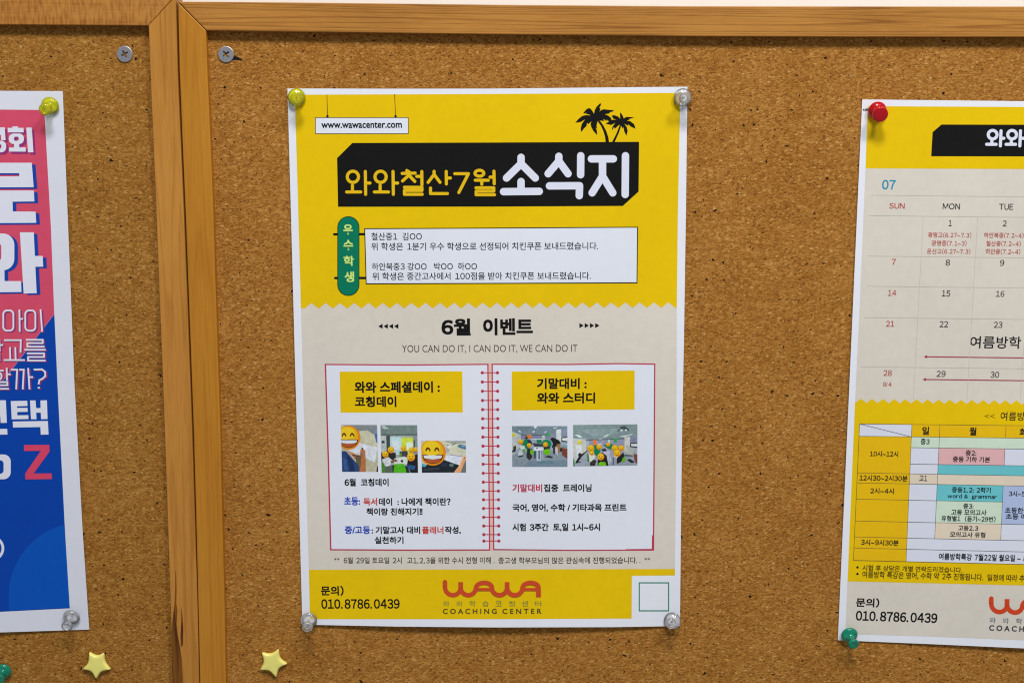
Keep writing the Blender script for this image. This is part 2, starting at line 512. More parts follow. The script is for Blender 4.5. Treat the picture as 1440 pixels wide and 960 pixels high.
def rrect(x0, y0, x1, y1, r):
    p = []
    for cx, cy, a in ((x1-r, y0+r, -90), (x1-r, y1-r, 0), (x0+r, y1-r, 90), (x0+r, y0+r, 180)):
        p += arc(cx, cy, r, r, a, a+90, 6)
    return p

TEXTS = []
def set_type(body, weight):
    c = bpy.data.curves.new('type', 'FONT')
    c.body = body; c.size = 1.0; c.resolution_u = 3; c.dimensions = '2D'; c.fill_mode = 'FRONT'; c.offset = weight
    o = bpy.data.objects.new('type', c); COL.objects.link(o)
    return o
def flush_texts():
    """set every line of type in one go and turn it into printed faces"""
    # figures and Latin letters are set in their full-width forms, then kerned back to text spacing
    chars = sorted({ch for t in TEXTS for ch in t[1] if 0xFF00 < ord(ch) < 0xFF5F})
    probe = [set_type(ch, 0) for ch in chars]
    dg = bpy.context.evaluated_depsgraph_get()
    side = {}
    for ch, o in zip(chars, probe):
        me = bpy.data.meshes.new_from_object(o.evaluated_get(dg))
        xs = [v.co.x for v in me.vertices]
        side[ch] = (min(xs)-0.062, 1.0-max(xs)-0.062)
        bpy.data.meshes.remove(me)
    bpy.data.batch_remove(probe)
    obs = []
    for t in TEXTS:
        o = set_type(t[1], min(t[5], 0.010)); obs.append(o)
        c = o.data
        k = [0.0]*len(t[1])
        for i, ch in enumerate(t[1]):
            if ch in side:
                if i: k[i-1] -= side[ch][0]
                k[i] -= side[ch][1]
        for i, v in enumerate(k):
            if v: c.body_format[i].kerning = v/0.023
    dg = bpy.context.evaluated_depsgraph_get()
    for t, o in zip(TEXTS, obs):
        s, body, box, mat, layer, weight, name, parent, label = t
        me = bpy.data.meshes.new_from_object(o.evaluated_get(dg))
        bm = bmesh.new(); bm.from_mesh(me)
        xs = [v.co.x for v in bm.verts]; ys = [v.co.y for v in bm.verts]
        x0, x1, y0, y1 = min(xs), max(xs), min(ys), max(ys)
        f = s.xf(*box)
        for v in bm.verts:
            a, b = f((v.co.x-x0)/(x1-x0), (y1-v.co.y)/(y1-y0))
            v.co = (a, b, 0)
        if weight > 0.0125:          # bolder type: the same letters struck four times, a hair apart
            d = (weight-0.008)*(box[3]-box[1])
            src = bm.copy(); tmp = bpy.data.meshes.new('t'); src.to_mesh(tmp); src.free()
            n0 = len(bm.verts)
            for _ in range(3): bm.from_mesh(tmp)
            bpy.data.meshes.remove(tmp)
            bm.verts.ensure_lookup_table()
            for q, (ox, oy) in enumerate(((-d, -d), (d, -d), (-d, d), (d, d))):
                for v in bm.verts[q*n0:(q+1)*n0]: v.co += Vector((ox, oy, 0.004*q))
        s.finish(name, bm, mat, layer, parent, label)
        bpy.data.meshes.remove(me)
    bpy.data.batch_remove(obs)
    bpy.data.batch_remove([c for c in bpy.data.curves if c.users == 0])

def zigzag(x0, x1, y0, y1, yhi, ylo, step, phase):
    """points along a pinked edge from x0 to x1; y = valley/peak with linear drift"""
    pts = []
    k = math.ceil((x0-phase)/(step/2))
    x = phase+k*step/2
    while x < x1:
        d = y0+(y1-y0)*(x-x0)/(x1-x0)
        pts.append((x, d+(yhi if k % 2 else ylo)))
        k += 1; x += step/2
    return pts
def lerp(a, b, t): return a+(b-a)*t

# ================================================================== 1. the yellow newsletter
def h_main(x, y):
    u = min(max((x-404)/560, 0), 1); v = min(max((y-123)/757, 0), 1)
    return 0.7+1.3*math.sin(math.pi*u)*math.sin(math.pi*v)+3.2*math.sin(math.pi*u)**1.0*v**5+1.1*math.exp(-((u-1)/.16)**2-((v-.5)/.22)**2)+0.5*math.sin(math.pi*v)+1.4*math.sin(math.pi*u)*(1-v)**6+0.5*math.sin(9*u+5*v)*math.sin(math.pi*v)
A = Sheet('poster', 'yellow July newsletter poster pinned at all four corners in the middle of the board', 'poster', 'posters pinned to the cork boards', None, h_main, lambda y: -0.0036+0.0017*(y-123)/757, 789, (690, 480))
A.paper([(404.2, 124.6), (560, 125.0), (690, 124.8), (830, 123.4), (966.7, 122.1), (964.6, 300), (961.8, 480), (959.2, 610), (957.6, 740), (956.2, 879.6), (860, 881.2), (700, 881.6), (560, 880.4), (425.2, 877.6), (420.3, 700), (414.5, 500), (409.4, 310)], WHITE)
hdr = [(414.6, 133.4), (690, 132.4), (956.7, 130.8), (953.1, 310), (951.8, 433)] + zigzag(423, 951.5, 434, 432.9, -8, 0, 20.07, 428)[::-1] + [(423.2, 433), (419.8, 310)]
A.poly('header_panel', hdr, YELLOW, 1)
A.poly('body_panel', [(422.6, 418), (690, 416.4), (952.2, 415.6), (951.8, 433.6), (951.2, 607), (949.2, 799.2), (690, 800), (434.4, 800.4), (428, 607), (423.2, 433.2)], BEIGE, 0.5)
A.poly('footer_panel', [(434.4, 800.6), (690, 800.2), (949.2, 799.4), (949.1, 808.5), (888.6, 809.1), (888.2, 869.1), (690, 870), (435.9, 869.9)], YELLOW, 1)
# hanging web address sign
sg = A.emit('web_sign', [(rect(443.2, 165.3, 574.6, 188.5), 0, 0), (rect(444.0, 166.1, 573.8, 187.7), 0.03, 1)], [BLACK, BOXW], 2)
for a_, b_, x_ in (((459.7, 133.2), (460.6, 164.5), 458.9), ((554.9, 132.8), (556.2, 164.5), 554.7)):
    A.lines('sign_cord', [(a_, b_)], 0.8, BLACK, 2, parent=sg)
    A.emit('sign_hook', [(rect(x_, 162.4, x_+3.1, 165.3), 0.02, 0)], BLACK, 2, parent=sg)
A.text('www.wawacenter.com', (452, 171.8, 565, 180.3), TEXT, 4, 0.012, parent=sg, latin=True)
# title banner
bn = A.poly('title_banner', [(474, 222.5), (495.4, 201.2), (690, 200.6), (898.7, 199.6), (898, 269.4), (875.8, 289.6), (690, 290.5), (475.4, 290.8)], BLACK, 2)
z1 = lambda *p: [(400+x/4.8, 110+y/4.8) for x, y in p]
z2 = lambda *p: [(690+x/4.8, 110+y/4.8) for x, y in p]
tl = []
for dx in (0, 187):
    tl += [z1(*arc(462+dx, 666, 38, 38, 0, 360, 20)), z1((459+dx, 724), (459+dx, 767)), z1((420+dx, 768), (515+dx, 768)), z1((546+dx, 630), (548+dx, 784)), z1((548+dx, 708), (577+dx, 708))]
tl += [z1((826, 624), (840, 632)), z1((795, 643), (882, 641)), z1((840, 643), (840, 655), (797, 694)), z1((840, 655), (880, 697)), z1((927, 630), (928, 720)), z1((893, 663), (927, 663)),
       z1((810, 737), (928, 737), (928, 758), (810, 758), (810, 784), (930, 784)),
       z1((1010, 629), (1010, 650), (970, 703)), z1((1010, 650), (1050, 703)), z1((1092, 630), (1093, 714)), z1((1093, 674), (1120, 674)), z1((986, 742), (986, 779), (1100, 779)),
       z1((1150, 645), (1242, 645), (1177, 772)),
       z1(*arc(1316, 642, 30, 20, 0, 360, 18)), z1((1288, 689), (1376, 689)), z1((1332, 689), (1332, 716)), z1((1414, 628), (1416, 713)), z1((1388, 668), (1414, 668)),
       z1((1293, 740), (1413, 740), (1413, 763), (1294, 763), (1294, 787), (1418, 787))]
A.pen('title_text', tl, 4.3, C('title_yellow', (232, 190, 20)), 3, parent=bn, cut=None)
tl = [z2((205, 535), (205, 578), (107, 674)), z2((205, 578), (301, 674)), z2((205, 698), (205, 765)), z2((87, 766), (328, 764)),
      z2((460, 528), (460, 560), (388, 645)), z2((460, 560), (522, 645)), z2((608, 524), (607, 652)), z2((397, 727), (600, 726), (598, 793)),
      z2((680, 545), (828, 545)), z2((755, 545), (755, 662), (685, 774)), z2((755, 662), (824, 774)), z2((910, 524), (908, 785))]
A.pen('title_text', tl, 10.4, C('title_white', (224, 228, 246), 0.03), 3, parent=bn, cut=None)
# palms
pz = lambda p: [(800+x/14.4, 140+y/14.4) for x, y in p]
crown1 = [(130, 470), (200, 390), (270, 335), (350, 316), (450, 325), (410, 303), (350, 290), (352, 262), (330, 284), (290, 282), (340, 215), (390, 178), (430, 182), (470, 225), (508, 292), (525, 215), (560, 150), (640, 70), (650, 110), (615, 175), (640, 180), (625, 240), (600, 280), (640, 225), (700, 200), (780, 208), (920, 220), (870, 250), (805, 262), (835, 270), (810, 285), (720, 298), (790, 325), (850, 370), (870, 425), (820, 448), (755, 400), (772, 436), (690, 390), (715, 435), (610, 424), (575, 450), (560, 545), (578, 590), (535, 565), (565, 620), (575, 720), (500, 640), (455, 560), (440, 490), (462, 440), (390, 500), (370, 470), (355, 540), (310, 580), (250, 660), (240, 590), (260, 500), (330, 400), (240, 455)]
trunk1 = [(585, 445), (625, 425), (700, 530), (760, 650), (800, 770), (814, 875), (745, 875), (735, 760), (700, 640), (650, 530)]
crown2 = [(745, 490), (810, 450), (880, 415), (980, 405), (905, 392), (865, 323), (930, 322), (1000, 350), (1040, 392), (1035, 260), (1080, 310), (1112, 385), (1160, 355), (1320, 360), (1250, 385), (1200, 400), (1235, 405), (1165, 428), (1240, 440), (1320, 500), (1350, 590), (1260, 550), (1190, 490), (1205, 535), (1120, 488), (1170, 560), (1190, 640), (1165, 735), (1120, 640), (1110, 560), (1090, 590), (1060, 530), (1020, 510), (930, 592), (915, 555), (870, 635), (880, 560), (940, 468), (860, 515)]
trunk2 = [(1032, 515), (1062, 520), (1010, 680), (920, 875), (868, 875), (960, 700)]
A.emit('palm_print', [(pz(crown1), 0, 0), (pz(trunk1), 0.006, 0)], BLACK, 3)
A.emit('palm_print', [(pz(crown2), 0.012, 0), (pz(trunk2), 0.018, 0)], BLACK, 3)
# honours box
for rod in ([(470, 329.5), (513, 329.3)], [(471.4, 390.9), (515, 390.8)]):
    A.pen('box_rod', [rod], 3.4, BLACK, 2, cut=None)
bx = A.emit('notice_box', [([(512.2, 321.0), (690, 320.2), (897.2, 318.9), (896.4, 398.2), (690, 399.0), (514.4, 399.6)], 0, 0), ([(513.5, 322.3), (690, 321.5), (895.9, 320.2), (895.1, 396.9), (690, 397.7), (515.6, 398.3)], 0.03, 1)], [BLACK, BOXW], 3)
pl = A.emit('name_tab', [(rrect(474.4, 304.1, 505.4, 415.9, 15.4), 0, 0), (rrect(475.3, 305.0, 504.5, 415.0, 14.5), 0.03, 1)], [BLACK, GREEN], 3)
for ch, b in (('우', (483, 315.8, 495.8, 329.7)), ('수', (483.3, 337.5, 496.4, 351.7)), ('학', (483.3, 360, 497.6, 373.4)), ('생', (484.8, 382, 497.8, 396.3))):
    A.text(ch, b, LIME, 4.2, 0.016, parent=pl)
for t, b in (('철산중1  김OO', (522, 327, 593.3, 338)), ('위 학생은 1분기 우수 학생으로 선정되어 치킨쿠폰 보내드렸습니다.', (522.2, 340.4, 841.2, 352.2)),
             ('하안북중3 강OO   박OO  하OO', (523, 369.2, 670.8, 380)), ('위 학생은 중간고사에서 100점을 받아 치킨쿠폰 보내드렸습니다.', (523.7, 382.3, 830.8, 393.9))):
    A.text(t, b, TEXT, 4.2, 0.002, parent=bx)
# event heading
def tri(x, y, r, s): return [(x, y-r), (x+s*6.0, y), (x, y+r)] if s > 0 else [(x+6.0, y-r), (x, y), (x+6.0, y+r)]
A.emit('arrow_marks', [(tri(532+7.4*k, 458.6, 3.5, -1), 0, 0) for k in range(4)], BLACK, 2)
A.emit('arrow_marks', [(tri(814.8+7.4*k, 457.6, 3.5, 1), 0, 0) for k in range(4)], BLACK, 2)
A.text('6월', (621.4, 448.3, 661.2, 471), BLACK, 2, 0.026, 'heading_text')
A.text('이벤트', (680, 447.9, 748.8, 470.6), BLACK, 2, 0.026, 'heading_text')
A.text('YOU CAN DO IT, I CAN DO IT, WE CAN DO IT', (565.4, 484.6, 812, 496.6), C('print_grey', (62, 58, 56)), 2, -0.016, latin=True)
# notebook
def page(q, n):
    o = [lerp_pt for lerp_pt in q]
    return o
PAGEW = BOXW
def frame_poly(q, t):
    cx = sum(p[0] for p in q)/len(q); cy = sum(p[1] for p in q)/len(q)
    return [(x-t if x > cx else x+t, y-t if y > cy else y+t) for x, y in q]
lp = [(456.6, 511.4), (570, 512.2), (687.0, 511.2), (689.4, 773.6), (575, 773.9), (464.2, 773.2), (460.6, 640)]
rp = [(691.2, 511.1), (800, 511.4), (870, 510.2), (921.6, 511.0), (920.8, 640), (919.8, 773.6), (800, 774.0), (693.4, 773.0)]
lin = [(458.6, 513.2), (570, 514.0), (685.2, 513.0), (687.6, 771.8), (575, 772.1), (466.1, 771.5), (462.6, 640)]
rin = [(693.0, 512.9), (800, 513.2), (870, 512.0), (919.8, 512.8), (919.0, 640), (918.1, 752), (916.9, 752), (916.6, 771.2), (880, 771.6), (880, 772.2), (800, 772.4), (695.2, 771.3)]
A.poly('notebook_spine', [(687.0, 511.2), (691.2, 511.1), (693.4, 773.0), (689.4, 773.6)], C('print_pink_spine', (232, 196, 186)), 2)
p1 = A.emit('notebook_page', [(lp, 0, 0), (lin, 0.03, 1)], [CRIMSON, PAGEW], 2)
p2 = A.emit('notebook_page', [(rp, 0, 0), (rin, 0.03, 1)], [CRIMSON, PAGEW], 2)
ys = [523.9, 536.8, 549.8, 562.8, 575.6, 588.4, 601.3, 614.2, 626.9, 639.7, 652.3, 665.0, 677.5, 690.0, 702.2, 714.5, 726.8, 739.0, 751.2, 760.2]
for y in ys:
    k = (y-511)/262
    a, b = 678+2.6*k, 699.4+2.2*k
    A.emit('binder_ring', [(quad((a, y), (b, y), 1.3), 0, 0), (ell(a, y, 2.3, 2.3, 14), 0.006, 0), (ell(b, y, 2.3, 2.3, 14), 0.006, 0)], CRIMSON, 3, cut=None)
hl = A.poly('heading_block', [(477.6, 522.4), (650, 521.9), (650.8, 579.6), (479, 579.9)], YELLOW, 3, parent=p1)
A.text('와와 스페셜데이 :', (499, 536.2, 618, 551.8), BLACK, 4, 0.022)
A.text('코칭데이', (499.3, 557.2, 557, 571.8), BLACK, 4, 0.022)
hr = A.poly('heading_block', [(719.7, 522.2), (892.4, 520.8), (892.3, 575.6), (719.9, 576.9)], YELLOW, 3, parent=p2)
A.text('기말대비 :', (755.6, 531.6, 824.6, 546.5), BLACK, 4, 0.022)
A.text('와와 스터디', (755.6, 551.9, 836.5, 566.8), BLACK, 4, 0.022)
B = TEXT
for t, b, mt in (('6월  코칭데이', (484.7, 672.6, 546.3, 683.2), B), ('초등:', (484.2, 698.6, 506, 710), BLUE), ('독서', (511.3, 699.8, 530.2, 710.4), RED),
                 ('데이  : 나에게 책이란?', (533, 699.8, 633.4, 710.3), B), ('책이랑 친해지기!!', (515.5, 714, 594, 724), B),
                 ('중/고등', (485, 739.6, 520.4, 750.2), BLUE), (': 기말고사 대비', (522.8, 739.8, 590.6, 750.2), B), ('플래너', (593.7, 739.8, 623.4, 750.2), RED), ('작성,', (625.8, 739.8, 647.8, 750.2), B),
                 ('실천하기', (527, 754, 567.2, 764), B),
                 ('기말대비', (720.8, 680.4, 762.2, 691.4), CRIMSON), ('집중  트레이닝', (765, 680.4, 831.7, 691.2), B),
                 ('국어, 영어, 수학 / 기타과목 프린트', (721, 708, 880.9, 719), B), ('시험 3주간  토,일 1시~6시', (720.8, 735.4, 843.6, 746.6), B)):
    A.text(t, b, mt, 3.6, 0.018)
for t, b in (('**', (469.7, 783.6, 477.6, 787.6)), ('6월 29일 토요일 2시', (483.3, 782.8, 565, 792)), ('고1,2,3을 위한 수시 전형 이해 .', (572.5, 782.6, 695.3, 792.6)), ('중고생 학부모님의 많은 관심속에 진행되었습니다. .', (700.8, 782.6, 900.6, 792.2)), ('**', (906.2, 783.2, 914.4, 787.2))):
    A.text(t, b, C('print_brown_grey', (58, 54, 48)), 2, 0.002)
# footer
A.text('문의)', (451.5, 823.2, 483, 836.8), BLACK, 2, 0.018)
A.text('010.8786.0439', (452, 841.8, 561.9, 855.2), BLACK, 2, 0.012)
def logo(S, ox, oy, k, layer, mat, m1, m2, drop=0.0, n_letters=99):
    """linked arches logo; zoom units of the photograph's crop, k pixels per unit"""
    q = lambda pts: [(ox+x*k, oy+y*k+drop*x*k) for x, y in pts]
    path = [(100, 92), (100, 165)] + arc(203, 163, 102, 100, 180, 0, 14)[1:] 
    path2 = [(305, 163)] + arc(405, 163, 100, 100, 180, 0, 14)[1:] + arc(611, 165, 103, 64, 180, 360, 16)[1:] + arc(812, 163, 100, 100, 180, 0, 14)[1:]
    path3 = [(912, 163)] + arc(1013, 163, 101, 100, 180, 0, 14)[1:] + arc(1218, 165, 104, 64, 180, 360, 16)[1:] + [(1322, 240)]
    o = S.pen('logo_mark', [q(path), q(path2), q(path3)], 59*k, mat, layer, cut=None)
    polys = []
    for a, b, t in (((100, 88), (100, 150), 60), ((305, 92), (305, 170), 60), ((912, 92), (912, 170), 60), ((1322, 200), (1322, 288), 62), ((520, 189), (700, 189), 40), ((1130, 189), (1310, 189), 40)):
        polys.append((quad(q([a])[0], q([b])[0], t*k), 0.17+0.004*len(polys), 0))
    S.emit('logo_bars', polys, mat, layer, parent=o, cut=None)
    for i, ch in enumerate('와와학습코칭센터'):
        x0 = 75+171.2*i
        a = q([(x0, 338)])[0]; b = q([(x0+84, 410)])[0]
        S.text(ch, (a[0], a[1], b[0], b[1]), m1, layer, 0.0, name='logo_text', parent=o)
    a = q([(73, 440)])[0]; b = q([(775, 507)])[0]
    S.text('C O A C H I N G', (a[0], a[1], b[0], b[1]), m2, layer, 0.018, name='logo_text', parent=o, latin=True)
    a = q([(850, 440)])[0]; b = q([(1360, 507)])[0]
    S.text('C E N T E R', (a[0], a[1], b[0], b[1]), m2, layer, 0.018, name='logo_text', parent=o, latin=True)
logo(A, 615, 808, 155/1440, 2, ORANGE, OLIVE, DOLIVE)
# green frame left after the code square is omitted
A.emit('code_frame', [([rect(898.3, 818.1, 941, 858.9), rect(899.8, 819.6, 939.5, 857.4)], 0, 0)], C('print_code_green', (26, 142, 104)), 2)

# ---- the five small photographs
def smiley(S, to, cx, cy, r, asp, parent, big, layer):
    q = lambda pts: [to(cx+x*r, cy+y*r*asp) for x, y in pts]
    def clip(pts):   # a face may be cut off by the edge of its print
        return [(min(max(u, 0), 1), min(max(v, 0), 1)) for u, v in pts]
    qq = lambda pts: [to(*p) for p in clip([(cx+x*r, cy+y*r*asp) for x, y in pts])]
    n = 28 if big else 14
    polys = [(qq(ell(0, 0, 1, 1, n)), 0, 0), (qq(ell(-.06, -.08, .88, .86, n)), .004, 1), (qq(ell(-.08, -.30, .66, .56, n)), .008, 2)]
    for ex in (-.36, .32):
        if big:
            polys.append((qq(arc(ex, -.10, .20, .30, 180, 360, 10)+arc(ex, -.08, .10, .16, 360, 180, 8)), .012, 3))
        else:
            polys.append((qq(ell(ex, -.12, .14, .16, 8)), .012, 3))
    if big:
        polys.append((qq([(-.80, .16)]+[(.80, .16)]+arc(0, .20, .80, .66, 0, 180, 14)), .012, 3))
        polys.append((qq([(-.72, .22), (.72, .22), (.64, .44), (0, .52), (-.64, .44)]), .016, 4))
        polys.append((qq(arc(0, .50, .58, .30, 0, 180, 10)), .016, 5))
    else:
        polys.append((qq(arc(0, .22, .46, .36, 0, 180, 8)+arc(0, .22, .46, .18, 180, 0, 8)[1:-1]), .012, 3))
    return S.emit('smiley_face', polys, SM, layer, parent=parent, cut=None)
SM = [C('smiley_orange', (232, 140, 22)), C('smiley_yellow', (240, 180, 24)), C('smiley_light', (244, 208, 40)), C('smiley_brown', (96, 52, 12)), C('smiley_teeth', (226, 232, 242)), C('smiley_tongue', (184, 92, 52))]
PC = {}
def pc(rgb):
    if rgb not in PC: PC[rgb] = ink('photo_tone', tuple(min(255, c*1.06+4) for c in rgb), 0.42, 0.34, grain=480.0)
    return PC[rgb]
def photo(S, qd, shapes, faces, label, parent):
    (x0, y0), (x1, y1), (x2, y2), (x3, y3) = qd
    def to(u, v):
        ax, ay = x0+(x1-x0)*u, y0+(y1-y0)*u
        bx_, by = x3+(x2-x3)*u, y3+(y2-y3)*u
        return (ax+(bx_-ax)*v, ay+(by-ay)*v)
    cols = []; polys = []
    for i, (rgb, pts) in enumerate(shapes):
        if rgb not in cols: cols.append(rgb)
        if len(pts) == 2: pts = rect(*pts[0], *pts[1])
        polys.append(([to(*p) for p in pts], 0.004*i, cols.index(rgb)))
    o = S.emit('photo_print', polys, [pc(c) for c in cols], 3.6, parent=parent, label=label, cut=7.0)
    asp = math.dist(qd[0], qd[1])/math.dist(qd[0], qd[3])
    for cx, cy, r, big in faces:
        smiley(S, to, cx, cy, r, asp, o, big, 4.0+0.004*len(shapes)/LAYER)
FULL = ((0, 0), (1, 1))
blob = lambda cx, cy, rx, ry, n=12, s=0: [(cx+rx*math.cos(2*math.pi*k/n)*(1+.12*math.sin(3.1*k+s)), cy+ry*math.sin(2*math.pi*k/n)*(1+.12*math.cos(2.3*k+s))) for k in range(n)]
photo(A, [(479.3, 597.2), (530.3, 597.2), (531.7, 662.9), (481.2, 662.9)], [
    ((186, 184, 158), FULL), ((128, 136, 138), [(0, 0), (1, 0), (1, .22), (.72, .12), (.45, .16), (.3, .05)]), ((120, 132, 142), [(.75, .08), (1, .05), (1, .22), (.86, .20)]),
    ((196, 196, 170), [(.5, .12), (.72, .13), (.9, .2), (1, .38), (1, .48), (.6, .42)]),
    ((62, 110, 160), [(.92, .2), (1, .19), (1, .4), (.96, .36)]),
    ((216, 222, 232), [(.15, .56), (.5, .38), (1, .48), (.92, .80), (.62, .70), (.35, .6)]), ((176, 186, 200), [(.68, .50), (.92, .54), (.9, .545), (.68, .51)]), ((192, 200, 212), [(.62, .70), (.92, .80), (.9, .815), (.62, .715)]),
    ((98, 92, 66), [(.35, .6), (.66, .7), (.66, 1), (.4, 1), (.4, .8)]), ((186, 182, 158), [(.66, .70), (.92, .82), (1, .78), (1, 1), (.66, 1)]),
    ((196, 146, 112), [(.14, .54), (.3, .58), (.46, .64), (.38, .74), (.26, .66)]), ((88, 56, 46), [(.28, .62), (.46, .66), (.42, .69), (.30, .66)]), ((92, 60, 48), [(.32, .69), (.44, .70), (.40, .73)]),
    ((40, 66, 116), [(0, .56), (.12, .56), (.3, .72), (.46, .86), (.5, 1), (0, 1)]), ((28, 46, 88), [(.12, .62), (.3, .76), (.36, 1), (.22, 1)]), ((54, 82, 140), [(.04, .7), (.12, .74), (.16, .98), (.06, .96)]),
    ((176, 112, 70), [(.52, .54), (.58, .49), (.66, .56), (.66, .70), (.66, 1), (.46, 1), (.52, .80)]), ((132, 80, 48), [(.52, .56), (.545, .6), (.53, .82), (.49, 1), (.46, 1), (.51, .78)]), ((52, 36, 30), [(.55, .49), (.59, .485), (.6, .52), (.56, .53)]),
    ((30, 30, 34), [(.97, .92), (1, .86), (1, 1), (.95, 1)]),
], [(.20, .27, .33, True)], 'printed photo of a pupil in blue writing in a book, a grinning smiley over the face', p1)
photo(A, [(535, 597.5), (586.7, 597.5), (587.8, 664.2), (536.7, 664.2)], [
    ((150, 160, 158), FULL), ((108, 126, 122), ((0, 0), (1, .2))), ((208, 216, 214), [(.03, .01), (.10, .02), (.22, .07), (.19, .08)]), ((208, 216, 214), [(.02, .04), (.06, .04), (.15, .08), (.12, .085)]), ((66, 82, 82), ((0, .19), (1, .215))),
    ((176, 186, 184), ((0, .22), (.2, .62))), ((40, 44, 50), ((.02, .33), (.1, .38))), ((62, 72, 78), ((.15, .22), (.26, .6))), ((176, 206, 212), ((.25, .25), (.56, .62))), ((190, 206, 70), ((.56, .26), (.88, .62))), ((206, 222, 208), ((.70, .36), (.86, .52))),
    ((200, 216, 222), ((.3, .32), (.5, .52))), ((122, 136, 138), ((.88, .22), (1, .6))), ((40, 48, 54), ((.9, .32), (.925, .46))),
    ((36, 40, 40), [(0, .58), (.4, .58), (.4, .72), (.0, .75)]), ((30, 32, 38), [(.5, .56), (.72, .54), (.74, .7), (.5, .7)]), ((92, 150, 40), [(.5, .58), (.56, .58), (.56, .70), (.5, .7)]), ((66, 58, 84), [(.56, .56), (.7, .56), (.7, .68), (.57, .68)]),
    ((200, 206, 202), [(.36, .70), (.62, .66), (.8, .7), (.76, .82), (.34, .82)]), ((34, 36, 38), [(.52, .74), (.6, .73), (.6, .78), (.54, .78)]), ((40, 40, 44), [(.38, .74), (.44, .735), (.44, .76), (.38, .77)]),
    ((206, 212, 218), [(.02, .72), (.2, .67), (.30, .74), (.22, .88), (.1, .86)]), ((120, 86, 66), [(.24, .76), (.4, .71), (.42, .75), (.28, .8)]), ((70, 130, 40), [(0, .76), (.08, .82), (.12, 1), (0, 1)]), ((84, 96, 88), [(.08, .88), (.3, .84), (.3, 1), (.1, 1)]),
    ((26, 28, 34), [(.74, .66), (.96, .62), (1, .6), (1, 1), (.8, 1), (.7, .84)]), ((40, 78, 130), [(.7, .84), (.8, .84), (.94, .86), (.9, .94), (.7, .92)]), ((34, 38, 38), [(.3, .84), (.7, .86), (.78, 1), (.3, 1)]),
    ((72, 170, 24), [(.36, .82), (.6, .81), (.66, .9), (.68, 1), (.32, 1), (.34, .9)]), ((110, 190, 60), [(.42, .85), (.54, .845), (.54, .86), (.43, .87)]),
], [(.115, .615, .09, False), (.27, .52, .092, False), (.61, .49, .075, False), (.82, .525, .07, False), (.95, .515, .07, False), (.815, .67, .115, False)], 'printed photo of a class round a white table with a green chair in front', p1)
photo(A, [(592, 619.2), (655.0, 619.6), (655.4, 663.8), (593.4, 664.2)], [
    ((190, 190, 168), FULL), ((150, 156, 150), [(.5, 0), (1, 0), (1, .08), (.7, .1)]), ((90, 100, 96), [(.68, .12), (.78, .06), (.8, .075), (.7, .14)]), ((200, 206, 220), blob(.61, .17, .04, .05)), ((80, 86, 96), blob(.60, .14, .02, .02)),
    ((68, 108, 140), [(.82, .14), (.88, .11), (1, .15), (1, .28), (.9, .24), (.82, .19)]), ((120, 160, 186), [(.9, .15), (.98, .17), (.97, .2), (.9, .18)]), ((160, 166, 170), [(.55, .2), (.64, .28), (.6, .42), (.54, .36)]),
    ((200, 208, 222), [(.54, .5), (.63, .42), (.92, .50), (.9, .78), (.55, .66)]), ((128, 84, 140), [(.62, .425), (.92, .49), (.92, .505), (.62, .445)]),
    ((26, 34, 40), [(0, .78), (.3, .72), (.5, .60), (.62, .66), (.84, .77), (.84, 1), (0, 1)]), ((34, 42, 66), [(.44, .7), (.58, .68), (.56, .8), (.46, .82)]), ((88, 108, 104), [(.63, .72), (.74, .74), (.7, .83), (.62, .8)]), ((66, 160, 186), [(0, .73), (.06, .72), (.1, .8), (.05, .83), (0, .8)]), ((46, 54, 60), [(.05, .88), (.4, .84), (.4, .9), (.06, .95)]),
    ((96, 104, 100), [(.88, .72), (1, .6), (1, 1), (.88, 1)]), ((214, 150, 108), [(.92, .52), (1, .5), (1, .6), (.93, .8), (.88, 1), (.72, 1), (.82, .84), (.89, .68)]), ((232, 178, 140), [(.92, .52), (.95, .51), (.92, .66), (.84, .84), (.76, .96), (.74, .97), (.83, .82)]), ((30, 20, 18), blob(.965, .54, .012, .016)),
], [(.255, .37, .295, True)], 'printed photo of a pupil holding a booklet beside one large grinning smiley', p1)
room = lambda: [((150, 164, 176), FULL), ((112, 132, 144), [(0, 0), (1, 0), (1, .05), (.66, .22), (.16, .22), (0, .12)])]
